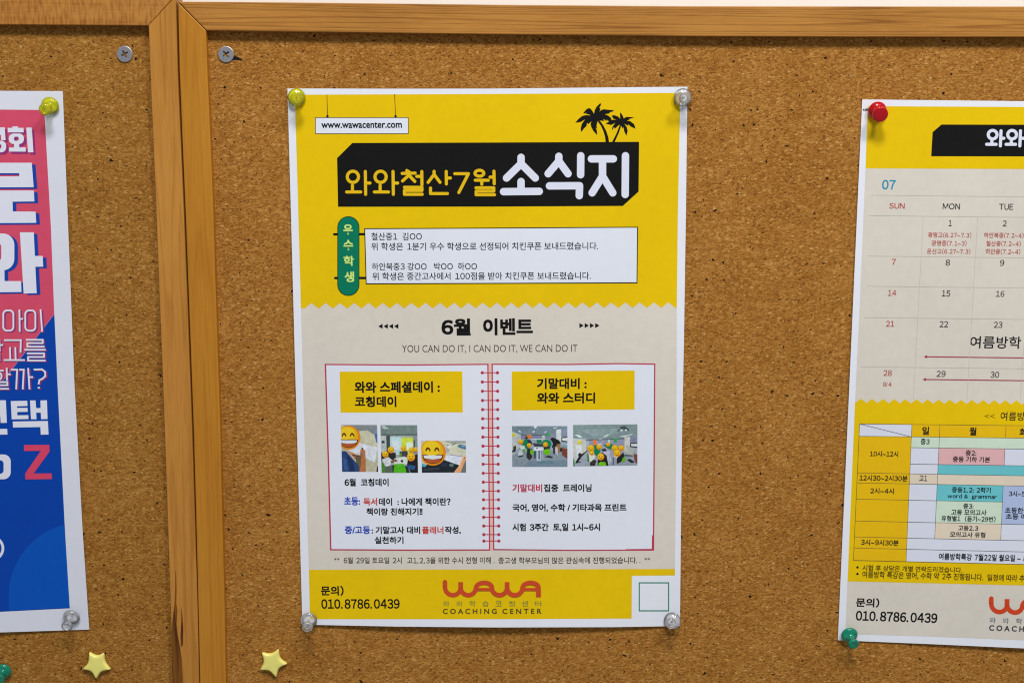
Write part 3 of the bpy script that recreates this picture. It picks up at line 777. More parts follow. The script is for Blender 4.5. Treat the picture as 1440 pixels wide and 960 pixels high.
photo(A, [(720, 598.8), (797.8, 598.8), (798.0, 655.8), (720.5, 655.8)], room()+[
    ((216, 224, 232), [(.40, 0), (.45, 0), (.44, .05), (.395, .05)]), ((214, 222, 230), [(.1, .1), (.14, .11), (.17, .15), (.14, .155)]), ((226, 232, 238), [(.37, .13), (.41, .12), (.40, .155), (.37, .155)]), ((214, 222, 230), [(.58, .15), (.63, .12), (.63, .135), (.6, .16)]), ((214, 222, 230), [(.74, .05), (.82, .02), (.82, .03), (.77, .065)]),
    ((122, 130, 156), ((.16, .22), (.66, .32))), ((60, 68, 84), ((.16, .215), (.66, .228))), ((182, 190, 194), [(0, .14), (.16, .22), (.16, .5), (0, .7)]), ((124, 134, 158), [(.66, .22), (1, .04), (1, .28), (.66, .3)]), ((196, 204, 206), ((.8, .08), (.89, .38))),
    ((226, 118, 44), ((.27, .21), (.34, .31))), ((40, 160, 66), ((.635, .17), (.685, .25))), ((196, 200, 40), ((0, .18), (.06, .26))), ((40, 48, 54), [(.89, .28), (1, .26), (1, .4), (.89, .38)]), ((196, 206, 210), [(.905, .30), (1, .285), (1, .37), (.905, .355)]),
    ((184, 200, 196), ((.54, .23), (.59, .3))), ((206, 212, 218), ((.34, .315), (.6, .335))), ((14, 120, 84), [(.44, .34), (.52, .33), (.55, .42), (.45, .42)]), ((134, 142, 160), ((.62, .3), (.7, .36))),
    ((128, 142, 154), [(0, .72), (.3, .6), (.86, .6), (1, .8), (1, 1), (0, 1)]), ((110, 130, 146), [(.3, .85), (1, .84), (1, 1), (.2, 1)]), ((94, 124, 138), [(.45, .88), (.7, .86), (.78, .92), (.5, .95)]),
    ((14, 122, 82), blob(.27, .44, .085, .12)), ((14, 122, 82), blob(.625, .45, .09, .12)), ((34, 44, 74), [(.27, .34), (.33, .34), (.37, .44), (.3, .46)]), ((34, 38, 44), blob(.26, .29, .022, .03)),
    ((44, 50, 60), [(.4, .46), (.55, .46), (.55, .5), (.4, .5)]), ((60, 64, 72), [(.38, .42), (.56, .44), (.56, .47), (.37, .46)]), ((206, 212, 226), [(.4, .52), (.57, .52), (.58, .6), (.38, .6)]), ((172, 184, 200), ((.44, .6), (.52, .86))), ((78, 88, 102), ((.475, .6), (.5, .82))), ((150, 160, 176), ((.53, .6), (.56, .84))), ((20, 22, 28), blob(.45, .545, .015, .015)),
    ((44, 40, 44), blob(.31, .72, .055, .11)), ((40, 38, 42), [(.27, .56), (.36, .56), (.36, .64), (.27, .64)]), ((98, 184, 20), [(.33, .58), (.38, .59), (.39, .68), (.35, .72), (.32, .64)]), ((92, 160, 44), [(.18, .54), (.24, .56), (.23, .66), (.19, .62)]), ((202, 212, 210), [(.12, .50), (.22, .48), (.24, .56), (.16, .58)]), ((186, 196, 208), [(.12, .6), (.17, .58), (.2, .72), (.1, .74)]), ((24, 26, 30), [(.1, .74), (.2, .71), (.2, .74), (.12, .765)]),
    ((48, 44, 48), [(.57, .5), (.68, .5), (.68, .58), (.57, .6)]), ((102, 186, 16), [(.58, .58), (.66, .56), (.7, .64), (.66, .71), (.59, .70), (.565, .63)]), ((46, 46, 52), [(.58, .76), (.66, .72), (.74, .76), (.72, .79)]), ((58, 76, 104), ((.39, .62), (.43, .76))), ((44, 50, 60), [(.38, .78), (.42, .76), (.43, .8)]),
    ((24, 28, 28), [(.69, .31), (.74, .28), (.85, .35), (.88, .43), (.85, .47), (.78, .5), (.76, .56), (.72, .52), (.74, .42)]), ((52, 56, 66), ((.74, .5), (.78, .68))), ((146, 108, 62), [(.8, .46), (.87, .43), (.88, .54), (.85, .66), (.81, .6)]), ((190, 190, 200), [(.78, .52), (.82, .52), (.83, .74), (.78, .66)]), ((52, 36, 40), [(.86, .56), (.9, .52), (.9, .63), (.86, .62)]),
    ((116, 62, 46), [(.9, .53), (1, .56), (1, .8), (.9, .71)]), ((108, 150, 150), [(.9, .46), (1, .48), (1, .53), (.9, .51)]), ((60, 64, 34), [(.02, .5), (.07, .48), (.07, .58), (.02, .62)]), ((36, 40, 46), [(0, .6), (.06, .57), (.06, .62), (0, .65)]),
], [(.155, .385, .047, False), (.31, .475, .042, False), (.605, .455, .045, False)], 'printed photo of a classroom with a person in black bending over at the right', p2)
photo(A, [(805.8, 597.2), (896.3, 596.2), (896.3, 653.7), (806.2, 655)], [
    ((158, 168, 178), FULL), ((122, 142, 144), [(0, 0), (1, 0), (1, .27), (.8, .34), (.3, .38), (.2, .34), (0, .32)]), ((134, 154, 158), [(.1, .12), (.7, .1), (.6, .26), (.3, .28)]), ((206, 220, 222), [(.02, .24), (.08, .24), (.15, .3), (.1, .305)]), ((210, 224, 226), [(.46, .30), (.53, .24), (.57, .24), (.5, .305)]), ((206, 216, 222), [(.72, .29), (.92, .24), (.94, .25), (.76, .31)]), ((200, 214, 216), [(.4, .34), (.45, .33), (.45, .35), (.4, .36)]),
    ((66, 78, 84), [(.72, .05), (.8, .04), (.86, .1), (.88, .16), (.84, .16), (.8, .12), (.74, .12), (.70, .17), (.69, .15), (.75, .1)]), ((226, 232, 232), [(.74, .13), (.77, .12), (.76, .165), (.74, .165)]), ((226, 232, 232), [(.81, .12), (.84, .13), (.84, .165), (.81, .15)]),
    ((84, 96, 110), [(.2, .36), (.8, .34), (.8, .36), (.2, .385)]), ((142, 148, 172), [(.25, .385), (.8, .36), (.8, .52), (.25, .52)]), ((188, 192, 186), [(0, .32), (.2, .37), (.2, .7), (0, .95)]), ((206, 212, 218), [(.04, .5), (.13, .48), (.14, .76), (.06, .84)]), ((130, 136, 164), [(.8, .34), (1, .28), (1, .5), (.8, .5)]), ((200, 204, 200), ((.8, .30), (.885, .72))), ((176, 182, 172), [(.83, .5), (.93, .6), (.93, .76), (.8, .7)]),
    ((226, 118, 44), ((.315, .37), (.365, .5))), ((30, 156, 60), ((.635, .34), (.68, .43))), ((196, 206, 200), ((.54, .37), (.575, .46))), ((206, 200, 60), ((.07, .38), (.13, .47))), ((50, 56, 60), [(.885, .46), (1, .44), (1, .58), (.885, .55)]), ((200, 208, 206), [(.9, .48), (1, .47), (1, .55), (.9, .53)]), ((224, 230, 236), ((.38, .46), (.45, .475))),
    ((148, 158, 174), [(0, .95), (.25, .62), (.75, .62), (1, .9), (1, 1), (0, 1)]), ((30, 32, 34), [(.03, .92), (.09, .76), (.22, .62), (.22, .64), (.13, .78), (.06, .94)]), ((40, 44, 40), blob(.105, .73, .03, .05)), ((40, 44, 48), [(.06, .9), (.13, .89), (.12, .91), (.06, .92)]),
    ((12, 124, 80), [(.3, .5), (.4, .5), (.43, .62), (.38, .8), (.33, .7)]), ((12, 124, 80), [(.47, .5), (.56, .48), (.64, .49), (.66, .6), (.56, .6)]), ((40, 46, 60), [(.44, .6), (.5, .58), (.53, .66), (.47, .68)]), ((186, 192, 214), [(.46, .66), (.56, .64), (.6, .9), (.54, .98), (.48, .8)]),
    ((208, 212, 208), [(.24, .72), (.3, .7), (.34, .76), (.32, .92), (.26, .9)]), ((70, 130, 40), [(.215, .7), (.245, .74), (.25, .9), (.22, .9)]), ((56, 48, 44), [(.26, .92), (.32, .84), (.36, .88), (.34, 1), (.26, 1)]),
    ((38, 34, 34), [(.38, .9), (.42, .7), (.46, .68), (.52, .76), (.55, 1), (.38, 1)]), ((104, 190, 24), [(.395, .94), (.42, .91), (.49, .91), (.51, .95), (.51, 1), (.39, 1)]),
    ((160, 176, 190), ((.56, .7), (.575, .98))), ((90, 100, 118), ((.615, .8), (.635, .98))), ((210, 214, 216), [(.6, .75), (.7, .78), (.72, .8), (.68, .84)]), ((34, 34, 40), [(.68, .82), (.74, .74), (.78, .68), (.8, .78), (.74, .92), (.68, .96)]), ((98, 190, 24), [(.765, .84), (.8, .78), (.82, .86), (.78, .94), (.76, .92)]), ((40, 40, 42), [(.84, .87), (.88, .84), (.94, .9), (.95, .94), (.9, .94)]), ((54, 58, 60), [(.8, .74), (.93, .76), (.93, .78), (.8, .77)]), ((122, 64, 56), [(.94, .72), (1, .74), (1, .97), (.96, .92)]), ((14, 126, 66), [(0, .8), (.02, .88), (.02, 1), (0, 1)]),
], [(.275, .575, .055, False), (.29, .69, .037, False), (.405, .545, .042, False), (.43, .78, .055, False), (.545, .485, .032, False), (.65, .575, .052, False), (.75, .575, .046, False), (.685, .70, .058, False)], 'printed photo of a classroom with many small smiley faces and a ceiling projector', p2)

# ================================================================== 2. the calendar poster at the right
def h_cal(x, y):
    u = min(max((x-1195)/550, 0), 1); v = min(max((y-140)/770, 0), 1)
    return 0.7+0.6*math.sin(math.pi*v)+5.0*u**1.2*v**3+0.8*math.sin(math.pi*u)*math.sin(math.pi*v)+0.4*math.exp(-((v-.62)/.05)**2)*u
def s_cal(y):
    k = [(140, .011), (600, .012), (680, .019), (800, .024), (860, .031), (905, .044)]
    if y <= 140: return .011
    for (a, sa), (b, sb) in zip(k[:-1], k[1:]):
        if y <= b: return sa+(sb-sa)*(y-a)/(b-a)
    return .044
Q = Sheet('poster', 'July calendar poster with a timetable on its yellow lower part, right of the newsletter', 'poster', 'posters pinned to the cork boards', None, h_cal, s_cal, 656, (1450, 520))
def qy(x, yl, xl):      # carry a height measured at xl along the sheet's slope
    return yl+s_cal(yl)*(x-xl)
XR = 1735
Q.paper([(1212.6, 140), (1440, 142.5), (1760, 147), (1742, 500), (1715, 923), (1440, 911), (1300, 904.6), (1178.2, 899.6), (1191.8, 600), (1205.3, 300)], WHITE)
right = lambda y: 1748-0.055*(y-150)
Q.poly('header_panel', [(1220.2, 149.5), (1440, 150.6), (right(152), 154), (right(240), 241), (1440, 237.9), (1217.2, 236.8)], YELLOW, 1)
zz = zigzag(1202.6, right(566), 566.0, 571.5, -6, 0, 15.62, 1203.0)
Q.poly('calendar_panel', [(1217.2, 236.9), (1440, 238.0), (right(240), 241.1), (right(560), 567)] + [(right(574), 580), (1440, 577), (1201.9, 575), (1202.6, 564), (1208.9, 430)], BEIGE, 0.5)
Q.poly('timetable_panel', [(1202.5, 564.6)] + [(x, y+0.15) for x, y in zz] + [(right(566), 567.3), (right(826), 829), (1440, 822.7), (1191.9, 816.9)], YELLOW, 1)
Q.poly('footer_panel', [(1191.9, 817.1), (1440, 822.9), (right(826), 829.2), (right(900), 912), (1440, 899.6), (1300, 894), (1188.8, 890.8)], BEIGE, 1)
qb = Q.poly('title_banner', [(1311.5, 186), (1324, 175.3), (1440, 175.6), (1650, 176.6), (1650, 200), (1632, 221), (1440, 220), (1309.5, 219.8)], BLACK, 2)
z5 = lambda *p: [(1190+x/5.333, 120+y/5.333) for x, y in p]
tl = []
for dx in (0, 146):
    tl += [z5(*arc(1098+dx, 371, 33, 32, 0, 360, 20)), z5((1092+dx, 418), (1092+dx, 442)), z5((1053+dx, 443), (1124+dx, 443)), z5((1161+dx, 342), (1156+dx, 455)), z5((1160+dx, 398), (1182+dx, 398))]
Q.pen('title_text', tl, 4.3, C('title_white', (224, 228, 246)), 3, parent=qb, cut=None)
TEAL = C('print_teal', (30, 146, 182)); DRED = C('print_dark_red', (184, 66, 68)); DGREY = C('print_dark_grey', (44, 52, 54))
GRID = C('print_grid', (206, 199, 189))
Q.text('07', (1240.6, 253, 1259.4, 266.4), TEAL, 2, 0.006)
gl = []
for yl, xl in ((274.3, 1225), (303.0, 1222), (359.8, 1220), (402.2, 1219), (446.2, 1215), (515.4, 1210)):
    gl += [((xl, yl), (1440, qy(1440, yl, xl))), ((1440, qy(1440, yl, xl)), (1725, qy(1725, yl, xl)))]
for x0, x1 in ((1298.6, 1284.6), (1375.2, 1359.8), (1452, 1435.2)):
    gl.append(((x0, 304.2), (x1, 561)))
Q.lines('grid_lines', gl, 0.6, GRID, 2)
for t, b, mt in (('SUN', (1250.4, 285.4, 1272.2, 293.6), DRED), ('MON', (1325.8, 286, 1350, 294.6), DGREY), ('TUE', (1405, 286.6, 1425, 295.2), DGREY),
                 ('1', (1334, 309.7, 1338.6, 318), DGREY), ('2', (1410, 310, 1415.8, 318.4), DGREY), ('7', (1254, 364, 1260, 372.2), DRED), ('8', (1329.8, 365, 1336, 373.6), DGREY), ('9', (1406.3, 365.3, 1412.4, 373.9), DGREY),
                 ('14', (1248.8, 407.8, 1260.4, 416), DRED), ('15', (1324.5, 408.3, 1336.4, 416.9), DGREY), ('16', (1400.6, 408.8, 1412.6, 417.4), DGREY),
                 ('21', (1246, 450.9, 1257.8, 459.2), DRED), ('22', (1321.3, 451.4, 1333.4, 460), DGREY), ('23', (1397.6, 452.2, 1409.8, 461), DGREY),
                 ('28', (1242.4, 520.2, 1254.2, 528.4), DRED), ('29', (1317, 521.1, 1329.8, 529.8), DGREY), ('30', (1393, 522.3, 1405.1, 531.1), DGREY)):
    Q.text(t, b, mt, 2, 0.0, name='date_text')
Q.text('8/4', (1241.9, 537, 1253.7, 543.4), DRED, 2, 0.0, name='date_text')
for t, b in (('광명고(6.27~7.3)', (1305, 326.3, 1366, 334.7)), ('광명중(7.1~3)', (1310, 337.8, 1359.4, 346.3)), ('운산고(6.27~7.3)', (1303.6, 349.2, 1364.7, 357.7)),
             ('하안북중(7.2~4)', (1383.8, 326.7, 1439.6, 335.2)), ('철산중(7.2~4)', (1386.8, 338.3, 1435.6, 346.8)), ('하안중(7.2~4)', (1386, 349.5, 1434.9, 358.2))):
    Q.text(t, b, DRED, 2, 0.002)
Q.text('여름방학', (1364.3, 472.4, 1436, 490.2), TEXT, 2, 0.0)
for x, y in ((1299.2, 501.4), (1297.4, 533.3)):
    e1 = (1440, y+1.7); e2 = (1700, y+5.4)
    Q.emit('arrow_marks', [(quad((x+2, y), e1, 1.4), 0, 0), (quad(e1, e2, 1.4), 0, 0), ([(x, y), (x+4.6, y-2.2), (x+4.6, y+2.2)], 0.006, 0)], C('print_wine', (168, 52, 72)), 2)
# timetable
Q.text('<<', (1384.3, 582, 1399.2, 587.6), TEXT, 2, 0.0)
Q.text('여름방학', (1407, 578.8, 1453, 591.4), TEXT, 2, 0.0)
rows = [595.7, 613.0, 628.0, 651.0, 664.5, 678.5, 701.3, 732.0, 754.4, 770.0, 787.3]       # at the table's left edge
def xcol(c, y):
    L_ = {0: ((1208.9, 595.7), (1200.2, 787.3)), 1: ((1282.4, 596.5), (1274.2, 788.5)), 2: ((1321.9, 597), (1312.9, 790)), 3: ((1414.8, 598), (1405.6, 792)), 4: ((1508, 599), (1498, 794)), 5: ((1640, 601), (1629, 797))}[c]
    (xa, ya), (xb, yb) = L_
    return xa+(xb-xa)*(y-ya)/(yb-ya)
def rowpt(c, r):
    y = rows[r]
    for _ in range(3):
        x = xcol(c, y); y = rows[r]+s_cal(rows[r])*(x-xcol(0, rows[r]))*(0.9 if r < 4 else 1.0)
    return (x, y)
def cell(c0, r0, c1, r1):
    top = [rowpt(c, r0) for c in range(c0, c1+1)]; bot = [rowpt(c, r1) for c in range(c1, c0-1, -1)]
    return top+bot
TW = C('cell_white', (222, 226, 242), 0.03); LG = C('cell_green', (208, 228, 208)); PK = C('cell_pink', (228, 180, 184)); TL_ = C('cell_teal', (108, 198, 208)); CRM = C('cell_cream', (228, 214, 194)); PER = C('cell_periwinkle', (178, 194, 232)); YO = C('cell_yellow', (236, 190, 14))
table = Q.emit('timetable', [(cell(0, 0, 5, 10), 0, 0)], TW, 2)
for nm, mt, cells in (('table_cell', YO, [(0, 1, 1, 10), (1, 0, 5, 1)]), ('table_cell', LG, [(1, 1, 5, 2), (2, 6, 3, 7)]), ('table_cell', PK, [(2, 2, 3, 3)]), ('table_cell', TL_, [(2, 3, 5, 4), (2, 5, 3, 6)]), ('table_cell', CRM, [(1, 4, 5, 5), (2, 7, 3, 8)]), ('table_cell', PER, [(3, 5, 5, 7)])):
    for c in cells:
        Q.emit(nm, [(cell(*c), 0, 0)], mt, 3, parent=table)
LNE = C('table_line', (84, 78, 62))
segs = []
def hseg(r, c0, c1):
    for c in range(c0, c1): segs.append((rowpt(c, r), rowpt(c+1, r)))
def vseg(c, r0, r1):
    for r in range(r0, r1): segs.append((rowpt(c, r), rowpt(c, r+1)))
for r, c0, c1 in ((0, 0, 5), (1, 0, 5), (2, 1, 5), (3, 1, 5), (4, 0, 5), (5, 0, 5), (6, 0, 3), (7, 0, 5), (8, 0, 5), (9, 0, 5), (10, 0, 5)): hseg(r, c0, c1)
vseg(0, 0, 10); vseg(1, 0, 10); vseg(2, 0, 8); vseg(3, 0, 1); vseg(3, 2, 3); vseg(3, 5, 8); vseg(4, 0, 1); vseg(5, 0, 10)
segs.append((rowpt(0, 0), rowpt(1, 1)))
Q.lines('table_rules', segs, 0.5, LNE, 4, parent=table)
for t, b, wt in (('일', (1297, 599.8, 1306.5, 611), .011), ('월', (1363.5, 600.6, 1373, 611.8), .011), ('화', (1434, 602, 1444, 612.6), .011),
             ('중3', (1294.8, 616.6, 1307.3, 624.9), .003), ('10시~12시', (1223.6, 633.6, 1263, 642), .004), ('중2:', (1358, 632.8, 1373, 640.6), .003), ('중등 기하 기본', (1340, 641.2, 1392.3, 649.8), .003),
             ('12시30~2시30분', (1208.8, 667.2, 1276.2, 676.6), .004), ('고1', (1292.7, 668.2, 1304, 676), .002), ('2시~4시', (1224, 685.6, 1257, 694.2), .004),
             ('중등1,2: 2학기', (1338.7, 684.2, 1393.2, 693.2), .003), ('word &  grammar', (1332.5, 694, 1402, 702.4), .003), ('3시~5시', (1418.9, 689.8, 1448, 698), .003),
             ('중3:', (1354.6, 707.6, 1369, 715.2), .003), ('고등 모의고사', (1337.8, 715.6, 1387.3, 724.4), .003), ('유형별1 (듣기~29번)', (1324, 724.2, 1400, 733.6), .003),
             ('초등한국', (1413.4, 713, 1447.6, 721.6), .003), ('초등 에', (1414.4, 721.6, 1444, 730), .003),
             ('고등2,3', (1347.7, 738.4, 1375.6, 746.4), .003), ('모의고사 유형', (1336, 747, 1385.6, 755.6), .003), ('3시~9시30분', (1211, 757.8, 1263.8, 767), .004),
             ('여름방학특강 7월22일 월요일 ~ 8', (1320.4, 777.4, 1444, 789.0), .003)):
    Q.text(t, b, TEXT, 5, wt, name='cell_text', parent=table)
NOTE = C('print_note', (86, 72, 14), 0.1)
for y in (797.2, 806.4):
    Q.emit('bullet_dot', [(ell(1205.8, y, 1.7, 1.7, 12), 0, 0)], TEXT, 2, cut=None)
Q.text('시험 후 상담은 개별 연락드리겠습니다.', (1212.7, 794.0, 1353.3, 804.8), NOTE, 2, 0.004)
Q.text('여름방학 특강은 영어, 수학 약 2주 진행됩니다.  일정에 따라 추', (1212.7, 802.8, 1441, 817.4), NOTE, 2, 0.004)
Q.text('문의)', (1204, 840.0, 1236.3, 853.4), BLACK, 2, 0.018)
Q.text('010.8786.0439', (1203.8, 858.6, 1318, 875.0), BLACK, 2, 0.012)
logo(Q, 1390.8-70*.1085, 840.6-92*.1085, 0.1085, 2, C('print_logo_red', (214, 72, 36)), C('print_blue_grey', (112, 122, 134), 0.1), C('print_mid_grey', (70, 72, 78), 0.1), drop=0.034)

# ================================================================== 3. the pink and blue poster at the left
def h_left(x, y):
    u = min(max((x+430)/540, 0), 1); v = min(max((y-128)/757, 0), 1)
    return 0.7+2.2*math.sin(math.pi*v)*(0.4+0.6*u)+2.2*math.sin(math.pi*u)*v**4+0.45*math.sin(7*u-6*v)*math.sin(math.pi*v)
def s_left(y): return .004-.037*(y-128)/757
E = Sheet('poster', 'pink and blue poster with large white lettering, cut off by the left edge', 'poster', 'posters pinned to the cork boards', None, h_left, s_left, 681, (-60, 500))
E.paper([(-470, 126), (-200, 126.8), (0, 127.9), (88.2, 128.3), (95.8, 320), (104.7, 540), (116.4, 750), (125.4, 884.6), (0, 888.6), (-200, 893), (-430, 897), (-450, 500)], C('paper_white_left', (222, 225, 238), 0.03))
PINK = C('poster_pink', (214, 78, 108)); PBLUE = C('poster_blue', (0, 66, 170)); LBLUE = C('poster_light_blue', (0, 84, 188)); PW = C('poster_white', (226, 229, 243), 0.03); SHD = C('poster_letter_blue', (20, 68, 168)); PUR = C('poster_letter_purple', (146, 50, 122)); ZRED = C('poster_letter_pink', (218, 70, 104))
E.poly('pink_panel', [(-440, 153), (0, 154.3), (62.3, 154.8), (71.6, 320), (76.3, 441.4), (14.9, 521.6), (-2, 542.5), (-330, 880), (-410, 868), (-430, 500)], PINK, 0.4)
bp_ = E.poly('blue_panel', [(76.4, 441.6), (80.8, 540), (91.6, 750), (98.1, 854.6), (0, 859.6), (-200, 866), (-395, 871), (-330, 880.2), (-2, 542.8), (14.9, 522)], PBLUE, 1)
cpts = [(x, y) for x, y in arc(116, 838, 104, 104, 176, 262, 24)]
edge = lambda y: 91.6+(98.1-91.6)*(y-750)/104.6
cc = [p for p in cpts if p[0] < 90.5]
E.poly('blue_circle', cc + [(91.2, 740.5), (91.7, 752), (97.9, 853.5), (12.6, 858.2)], LBLUE, 2, parent=bp_)
E.emit('white_ring', [([ell(-16, 770.5, 22, 19.5, 36), ell(-16.4, 770.5, 18.6, 16.3, 36)], 0, 0)], PW, 2, parent=bp_)
g = 4.3636
za = lambda p: [(x/g, 110+y/g) for x, y in p]
zb = lambda p: [(x/g, 320+y/g) for x, y in p]
zc = lambda p: [(x/g, 530+y/g) for x, y in p]
def shadowed(name, polys, dx, dy, smat, layer, fmat=None):
    o = E.emit(name, [(p, 0.004*i, 0) for i, p in enumerate(polys)], fmat or PW, layer+1, cut=9)
    mv = lambda p: ([[(x+dx, y+dy) for x, y in lp] for lp in p] if isinstance(p[0][0], (tuple, list)) else [(x+dx, y+dy) for x, y in p])
    E.emit('letter_shadow', [(mv(p), 0.004*i, 0) for i, p in enumerate(polys)], smat, layer, parent=o, cut=9)
z6 = lambda p: [(x/6, 140+y/6) for x, y in p]
# small headline syllables
shadowed('headline_text', [
    z6([(65, 240), (105, 240), (105, 228), (152, 228), (152, 240), (198, 240), (200, 278), (66, 278)]),
    [z6(rrect(74, 288, 202, 376, 40)), z6(rrect(118, 314, 158, 350, 14))],
    z6([(118, 370), (162, 370), (162, 404), (216, 404), (218, 440), (76, 440), (76, 406), (118, 406)]),
    z6([(222, 238), (268, 238), (282, 446), (236, 446)]),
    z6([(-12, 236), (40, 236), (47, 344), (10, 344), (8, 300), (-12, 300)]),
    [z6(rrect(-70, 348, 52, 446, 42)), z6(rrect(-30, 378, 12, 416, 14))],
    [z6(rect(-120, 236, -20, 340)), z6(rect(-84, 268, -54, 308))],
], 3.2, 3.0, PUR, 2)
# big headline syllables
shadowed('headline_text', [z6([(-230, 534), (268, 534), (284, 740), (-226, 742), (-228, 768), (286, 768), (290, 860), (106, 862), (108, 944), (300, 946), (306, 1040), (-240, 1044), (-240, 946), (-50, 944), (-52, 862), (-330, 860), (-332, 650), (164, 648), (162, 622), (-230, 622)])], 5.2, 2.4, SHD, 2)
shadowed('headline_text', [
    [zb(rrect(-120, 36, 88, 262, 70)), zb(rrect(-48, 95, 8, 205, 24))],
    zb([(-50, 262), (27, 262), (28, 328), (129, 328), (132, 395), (-150, 398), (-150, 330), (-50, 330)]),
    zb([(122, 29), (207, 29), (214, 174), (262, 174), (265, 240), (217, 240), (225, 402), (145, 404)]),
], 5.2, 2.2, SHD, 2)
# thin question lines
def thin(lines_, name='text_line'):
    o = E.pen(name, lines_, 2.4, PW, 4, square=True, cut=None)
    E.pen('letter_shadow', [[(x+2.0, y+1.2) for x, y in l] for l in lines_], 2.4, PUR, 2, square=True, parent=o, cut=None)
rl = lambda x0, y0, x1, y1, r: rrect(x0, y0, x1, y1, r)+[rrect(x0, y0, x1, y1, r)[0]]
thin([zb(rl(20, 508, 82, 632, 24)), zb([(119, 508), (121, 634)]), zb([(120, 560), (136, 560)]), zb(rl(155, 508, 217, 632, 24)), zb([(249, 506), (258, 634)])])
thin([zb([(30, 690), (128, 690), (126, 762)]), zb([(61, 738), (63, 808)]), zb([(94, 738), (96, 808)]), zb([(28, 812), (148, 812)]),
      zb([(164, 688), (262, 688), (262, 708), (168, 708), (168, 730), (268, 730)]), zb([(155, 749), (275, 749)]), zb([(170, 771), (270, 771), (270, 793), (172, 793), (172, 815), (275, 815)]),
      zb([(-4, 690), (-2, 755)]), zb([(-2, 720), (14, 720)]), zb([(-80, 775), (-4, 775), (-4, 815)]), zb([(-90, 700), (-20, 700)]), zb(rl(-82, 714, -32, 752, 16))])
thin([[(16.5, 519.6), (24, 519.6), (22.8, 546)], [(28.0, 519.6), (33.4, 519.6), (32, 546)], [(39.6, 518.5), (41.4, 546)], [(40.4, 530), (45.4, 530)],
      [(48.5, 519.4), (59, 519.2), (63.4, 522.6), (63.6, 528.6), (60, 532), (55.4, 534.4), (54.4, 539)], [(54.2, 545), (54.8, 545)],
      [(9.4, 518), (9.8, 534)], [(9.6, 526), (14, 526)], [(-10, 537), (10.4, 537), (10.4, 541.4), (-9, 541.4), (-9, 546.4), (11.4, 546.4)], [(-12, 521), (4, 521)], rl(-10, 524, 2, 533.5, 4)])
# bold answer line
E.emit('headline_text', [
    (zc([(66, 147), (167, 145), (169, 177), (104, 179), (104, 189), (169, 188), (170, 213), (106, 214), (106, 234), (174, 233), (175, 257), (72, 259)]), 0, 0),
    (zc([(184, 143), (218, 143), (222, 190), (249, 190), (248, 143), (288, 142), (292, 257), (252, 258), (250, 218), (222, 218), (224, 258), (190, 258)]), 0, 0),
    (zc([(78, 272), (294, 269), (298, 352), (250, 353), (248, 306), (80, 309)]), 0, 0),
    (zc([(-20, 142), (36, 142), (42, 280), (4, 281), (2, 240), (-20, 240)]), 0, 0),
    (zc([(-90, 250), (-50, 250), (-48, 318), (44, 317), (46, 352), (-88, 354)]), 0, 0)], PW, 3)
E.emit('headline_text', [([zc(rrect(-80, 474, 66, 626, 44)), zc(rrect(-36, 510, 22, 592, 20))], 0, 0)], PW, 3)
E.emit('headline_text', [(zc([(147, 416), (303, 415), (304, 456), (206, 591), (317, 590), (319, 625), (155, 627), (154, 592), (250, 452), (148, 453)]), 0, 0)], ZRED, 3, label='pink letter Z')
flush_texts()

# ------------------------------------------------------------------ push pins
def lathe(profile, n=40):
    bm = bmesh.new()
    rings = []
    for r, z in profile:
        if r < 1e-6: rings.append([bm.verts.new((0, 0, z*.001))])
        else: rings.append([bm.verts.new((r*.001*math.cos(2*math.pi*k/n), r*.001*math.sin(2*math.pi*k/n), z*.001)) for k in range(n)])
    for a, b in zip(rings[:-1], rings[1:]):
        for k in range(n):
            k2 = (k+1) % n
            if len(a) == 1: bm.faces.new((a[0], b[k2], b[k]))
            elif len(b) == 1: bm.faces.new((a[k], a[k2], b[0]))
            else: bm.faces.new((a[k], a[k2], b[k2], b[k]))
    bmesh.ops.recalc_face_normals(bm, faces=bm.faces)
    return bm
BODY = [(0, .1), (1.2, .1), (2.6, .2), (3.6, .45), (4.25, .9), (4.6, 1.5), (4.66, 2.0), (4.5, 2.6), (4.05, 3.15), (3.3, 3.6), (2.5, 4.0), (2.0, 4.5), (1.75, 5.2), (1.68, 6.2), (1.72, 7.2), (1.95, 7.9), (2.4, 8.4), (2.85, 8.75), (3.05, 9.1), (3.08, 9.6), (2.98, 10.1), (2.75, 10.42), (2.4, 10.5), (1.2, 10.42), (0, 10.4)]
FAT = [(0, .1), (2.6, .2), (3.9, .5), (4.5, 1.1), (4.75, 1.9), (4.7, 2.8), (4.2, 3.6), (3.5, 4.2), (2.9, 4.8), (2.7, 5.6), (2.8, 6.6), (3.3, 7.4), (3.85, 8.0), (4.05, 8.6), (4.05, 9.4), (3.95, 9.9), (3.7, 10.25), (3.3, 10.35), (1.8, 10.4), (0, 10.42)]
NEEDLE = [(0, -7), (.28, -5.5), (.5, -4), (.52, 5.6), (.3, 6.0), (0, 6.05)]
def mesh_of(name, prof, n=40):
    bm = lathe(prof, n)
    me = bpy.data.meshes.new(name); bm.to_mesh(me); bm.free()
    for p in me.polygons: p.use_smooth = True
    return me
STEEL = metal('needle_steel', (0.42, 0.42, 0.44), 0.35)
